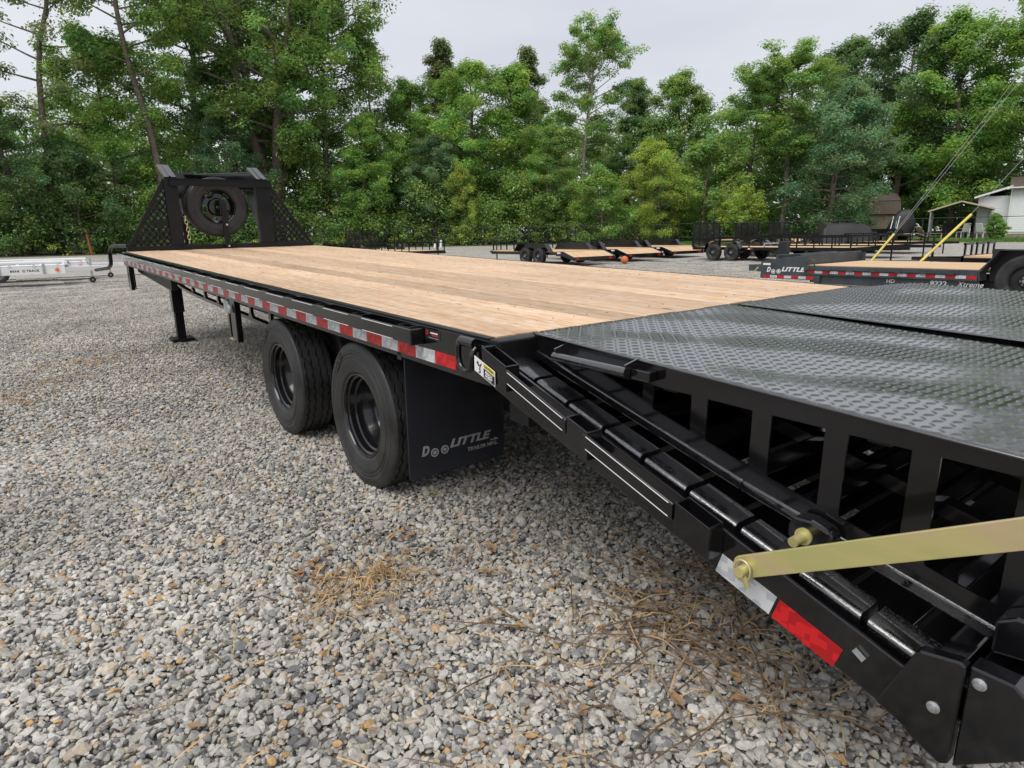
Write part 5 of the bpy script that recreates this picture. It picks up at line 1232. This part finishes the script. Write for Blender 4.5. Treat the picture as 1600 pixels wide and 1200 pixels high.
TREES = [
 ('open', 3.6, 58, 27, 'tall sparse tree with sky between its branches at the far left', 'leaf_olive'),
 ('open', -1.8, 55, 28, 'thin tree whose twigs just enter the left edge', 'leaf_mid'),
 ('round', 1.6, 57, 10.5, 'low dense dark tree at the left edge behind the white trailers', 'leaf_dark'),
 ('bush', 5.0, 56, 7, 'dark leafy bush right of the rusty orange post', 'leaf_dark'),
 ('broad', 7.6, 60, 16, 'bright green bushy tree left of the headache rack', 'leaf_bright'),
 ('lean', 10.9, 57, 27, 'tall tree with a thin trunk leaning left above the rack', 'leaf_mid', 'bark', 1., R(-10)),
 ('tall', 13.0, 66, 30, 'tall dark tree behind the leaning trunk', 'leaf_dark'),
 ('tall', 16.8, 68, 28, 'tall dark tree behind the bright bushy tree', 'leaf_dark'),
 ('vase', 18.4, 60, 30, 'huge tree with a thick forked trunk behind the spare wheel', 'leaf_mid', 'bark', 1.05, 1.0),
 ('broad2', 15.6, 58, 11, 'mid green tree with low branches under the forked tree', 'leaf_grey'),
 ('broad', 22.6, 61, 21, 'large full green tree right of the forked trunk', 'leaf_mid'),
 ('open', 26.8, 60, 17.5, 'slender wispy sapling rising at the gap in the sky', 'leaf_mid'),
 ('broad2', 29.4, 62, 14.4, 'green tree below the sky gap left of centre', 'leaf_bright'),
 ('fir', 33.0, 70, 19.6, 'dark olive tree top standing behind the bright central tree', 'leaf_olive'),
 ('broad', 34.6, 61, 15.6, 'bright light-green tree in the centre of the wood', 'leaf_bright'),
 ('broad2', 37.6, 62, 15.2, 'mid green tree just right of the bright central one', 'leaf_bright'),
 ('fir', 39.8, 70, 18.8, 'dark tree top behind the pale-trunked tree', 'leaf_olive'),
 ('pale', 43.5, 58, 16.8, 'tree with a pale bare trunk and a high narrow crown', 'leaf_mid', 'bark_pale'),
 ('fir', 47.2, 66, 15.0, 'dark tree in the dip of the skyline right of the pale trunk', 'leaf_dark'),
 ('broad2', 51.6, 64, 14.4, 'mid green tree in the dip of the skyline', 'leaf_mid'),
 ('round', 49.9, 54, 7.8, 'yellow-green rounded tree behind the car haulers', 'leaf_yellow'),
 ('bush', 45.2, 54, 5.4, 'small bright green sapling left of the yellow-green tree', 'leaf_bright'),
 ('bush', 33.6, 56, 6.2, 'small yellowish sapling in front of the central trees', 'leaf_yellow', 'bark', .55),
 ('broad2', 56.6, 60, 13.6, 'tall tree with drooping shoots right of the skyline dip', 'leaf_mid'),
 ('pale', 59.3, 56, 13.6, 'tree with a straight grey trunk behind the mesh gates', 'leaf_mid', 'bark', 1.35),
 ('round', 62.8, 56, 10.8, 'dense rounded grey-green tree left of the shed', 'leaf_grey'),
 ('bush', 53.4, 56, 7.5, 'leafy green bush right of the yellow-green tree', 'leaf_mid'),
 ('broad2', 40.6, 57, 9.5, 'low full green tree at the foot of the pale trunk', 'leaf_mid'),
 ('broad', 31.2, 58, 9.0, 'low full green tree left of the yellowish sapling', 'leaf_grey'),
 ('broad2', 25.4, 57.5, 10.5, 'low full green tree behind the lone utility trailer', 'leaf_bright'),
 ('small', 56.4, 52, 3.6, 'small pale flat-topped tree behind the mesh gates', 'leaf_yellow'),
 ('broad', 63.5, 72, 17.8, 'tall dark tree behind the rounded grey-green one', 'leaf_dark'),
 ('broad', 67.0, 68, 17.8, 'big dark tree over the barn-roofed shed', 'leaf_dark'),
 ('broad2', 70.6, 66, 17.2, 'large bright tree over the carport', 'leaf_bright'),
 ('broad', 74.6, 66, 18.0, 'large bright tree over the white house', 'leaf_bright'),
 ('tall', 77.6, 60, 23, 'tallest tree, leaning in at the right edge', 'leaf_mid'),
]
for q in TREES: tree(*q)
tree('topiary', 73.35, 51.5, 1.65, 'small round evergreen bush before the white house wall', 'leaf_bright', 'bark', 1.05, None, 'round_bush', 'bush')
# the wood behind and the undergrowth at its foot, each one mass
def mass(name, label, cat, n, azr, rr, zr_, rad, per, size, leafm, seed):
    g = np.random.default_rng(seed); az = np.radians(g.uniform(*azr, n)); r = g.uniform(*rr, n); z = g.uniform(0, 1, n) * (zr_[1] * (.62 + .38 * np.sin(az * 37 + seed) * np.sin(az * 91 + 2 * seed)) if name == 'undergrowth' else zr_[1]) + zr_[0]
    P = np.stack([CAMP.x + r * np.sin(az), CAMP.y + r * np.cos(az), np.array([zg(q) for q in r]) + z], 1)
    V, F, Tt = leaves(P, rad * g.uniform(.6, 1.3, n), per, size, g); o = link(name, fast_mesh(name, V, F, Tt), leafm); tag(o, label, cat, None, 'stuff'); return o
mass('undergrowth', 'mixed green undergrowth filling the foot of the wood', 'undergrowth', 1300, (-12, 56), (54.8, 61), (.1, 6.8), 1.15, 60, .22, 'leaf_mid', 21)
mass('yellow_weeds', 'yellowing weeds along the wire fence at the wood edge', 'weeds', 90, (-8, 52), (52.8, 54.6), (.1, 1.0), .4, 26, .16, 'leaf_yellow', 22)
mass('wood_backdrop', 'deep dark wood behind the front row of trees', 'wood', 1500, (-14, 96), (72, 96), (.2, 11.5), 2.3, 60, .70, 'leaf_dark', 23)
mass('wood_understorey', 'shaded leafy understorey between the front trees', 'wood', 900, (-12, 62), (60, 72), (.5, 11.5), 1.6, 64, .32, 'leaf_mid', 24)
mass('right_understorey', 'dark leafy understorey behind the shed and carport', 'wood', 420, (56, 92), (67, 78), (.3, 10.), 1.7, 52, .40, 'leaf_dark', 25)

# ================================================================== LITTER ON THE GRAVEL
def strands(name, label, spots, mat, wd, seed):
    g = np.random.default_rng(seed); m = MB()
    for (cx, cy_, rad, n, ln) in spots:
        for _ in range(n):
            a = g.uniform(0, 6.28); q = rad * g.random() ** .6; x, y = cx + q * math.cos(a) * 1.3, cy_ + q * math.sin(a); t = g.uniform(0, 6.28); L_ = ln * g.uniform(.3, 1.2); cv = g.normal(0, .13); pts = []
            zt_ = g.uniform(.012, .03); rise = abs(g.normal(0, .02))
            for k in range(4):
                f = k / 3; tt = t + cv * f; pts.append((x + math.cos(tt) * L_ * f, y + math.sin(tt) * L_ * f, zt_ + rise * math.sin(math.pi * f) + g.uniform(-.003, .003)))
            m.tube(pts, [wd * g.uniform(.6, 1.3), wd, wd * .8, wd * .3], 3, caps=False)
    return tag(m.build(name, mat), label, 'dry grass', None, 'stuff')
strands('straw_litter', 'tan dry straw strewn over the gravel beside the dovetail', [(-.42, .27, .17, 110, .07), (-.36, .30, .08, 60, .06), (-.56, .14, .15, 60, .07), (-.30, .33, .12, 30, .08), (-.05, .22, .4, 36, .09), (.38, -.50, .26, 40, .16), (.42, -.78, .22, 34, .16), (.12, -.62, .3, 26, .18), (-.15, -.78, .4, 22, .16), (.42, -1.0, .25, 26, .16), (-.3, -.5, .6, 30, .14), (-.9, -.3, .7, 14, .12), (-1.4, 4.85, .35, 60, .12), (-.8, 6.4, .35, 60, .12), (-.9, 5.5, .3, 40, .12)], 'straw', .0023, 31)
strands('twig_litter', 'brown broken twigs lying on the gravel under the dovetail', [(.40, -.55, .32, 46, .30), (.30, -.85, .32, 40, .32), (0, -.7, .5, 26, .26), (-.5, .3, .4, 10, .14)], 'twig', .003, 32)
g = np.random.default_rng(33); m = MB()
for (cx, cy_, rad, n) in ((-.50, .46, .14, 16), (-.42, .55, .12, 8), (-.2, .35, .3, 8), (.1, .1, .3, 8), (.3, -.6, .4, 10), (-1.4, 4.85, .3, 26), (-.8, 6.4, .4, 30), (-.8, -.2, .8, 5)):
    for _ in range(n):
        x, y = cx + g.normal(0, rad * .6), cy_ + g.normal(0, rad * .6); a = g.uniform(0, 6.28); s = g.uniform(.014, .034); c_, s_ = math.cos(a), math.sin(a); z = .02
        pts = [(-1, 0, .1), (-.3, .45, .35), (.4, .4, .2), (1, 0, .45), (.4, -.4, .3), (-.3, -.42, .15), (0, 0, 0)]
        v = [(x + (p[0] * c_ - p[1] * s_) * s, y + (p[0] * s_ + p[1] * c_) * s, z + p[2] * s * g.uniform(.5, 1.2)) for p in pts]
        m.add(v, [(0, 1, 6), (1, 2, 6), (2, 3, 6), (3, 4, 6), (4, 5, 6), (5, 0, 6)])
tag(m.build('dead_leaves', 'dead_leaf'), 'curled brown dead leaves scattered on the gravel', 'leaves', None, 'stuff')
wc = MB().prism([(-.036, -.014), (-.034, .012), (.0, .016), (.034, .011), (.038, -.01), (.004, -.017)], 'Z', 0, .018).build('wood_chip', 'wood_chip', None, loc=(-.74, .97, .022), bevel=.003); wc.rotation_euler = (.1, .15, 1.1)
tag(wc, 'pale wood chip lying on the gravel left of the wheels', 'wood chip')
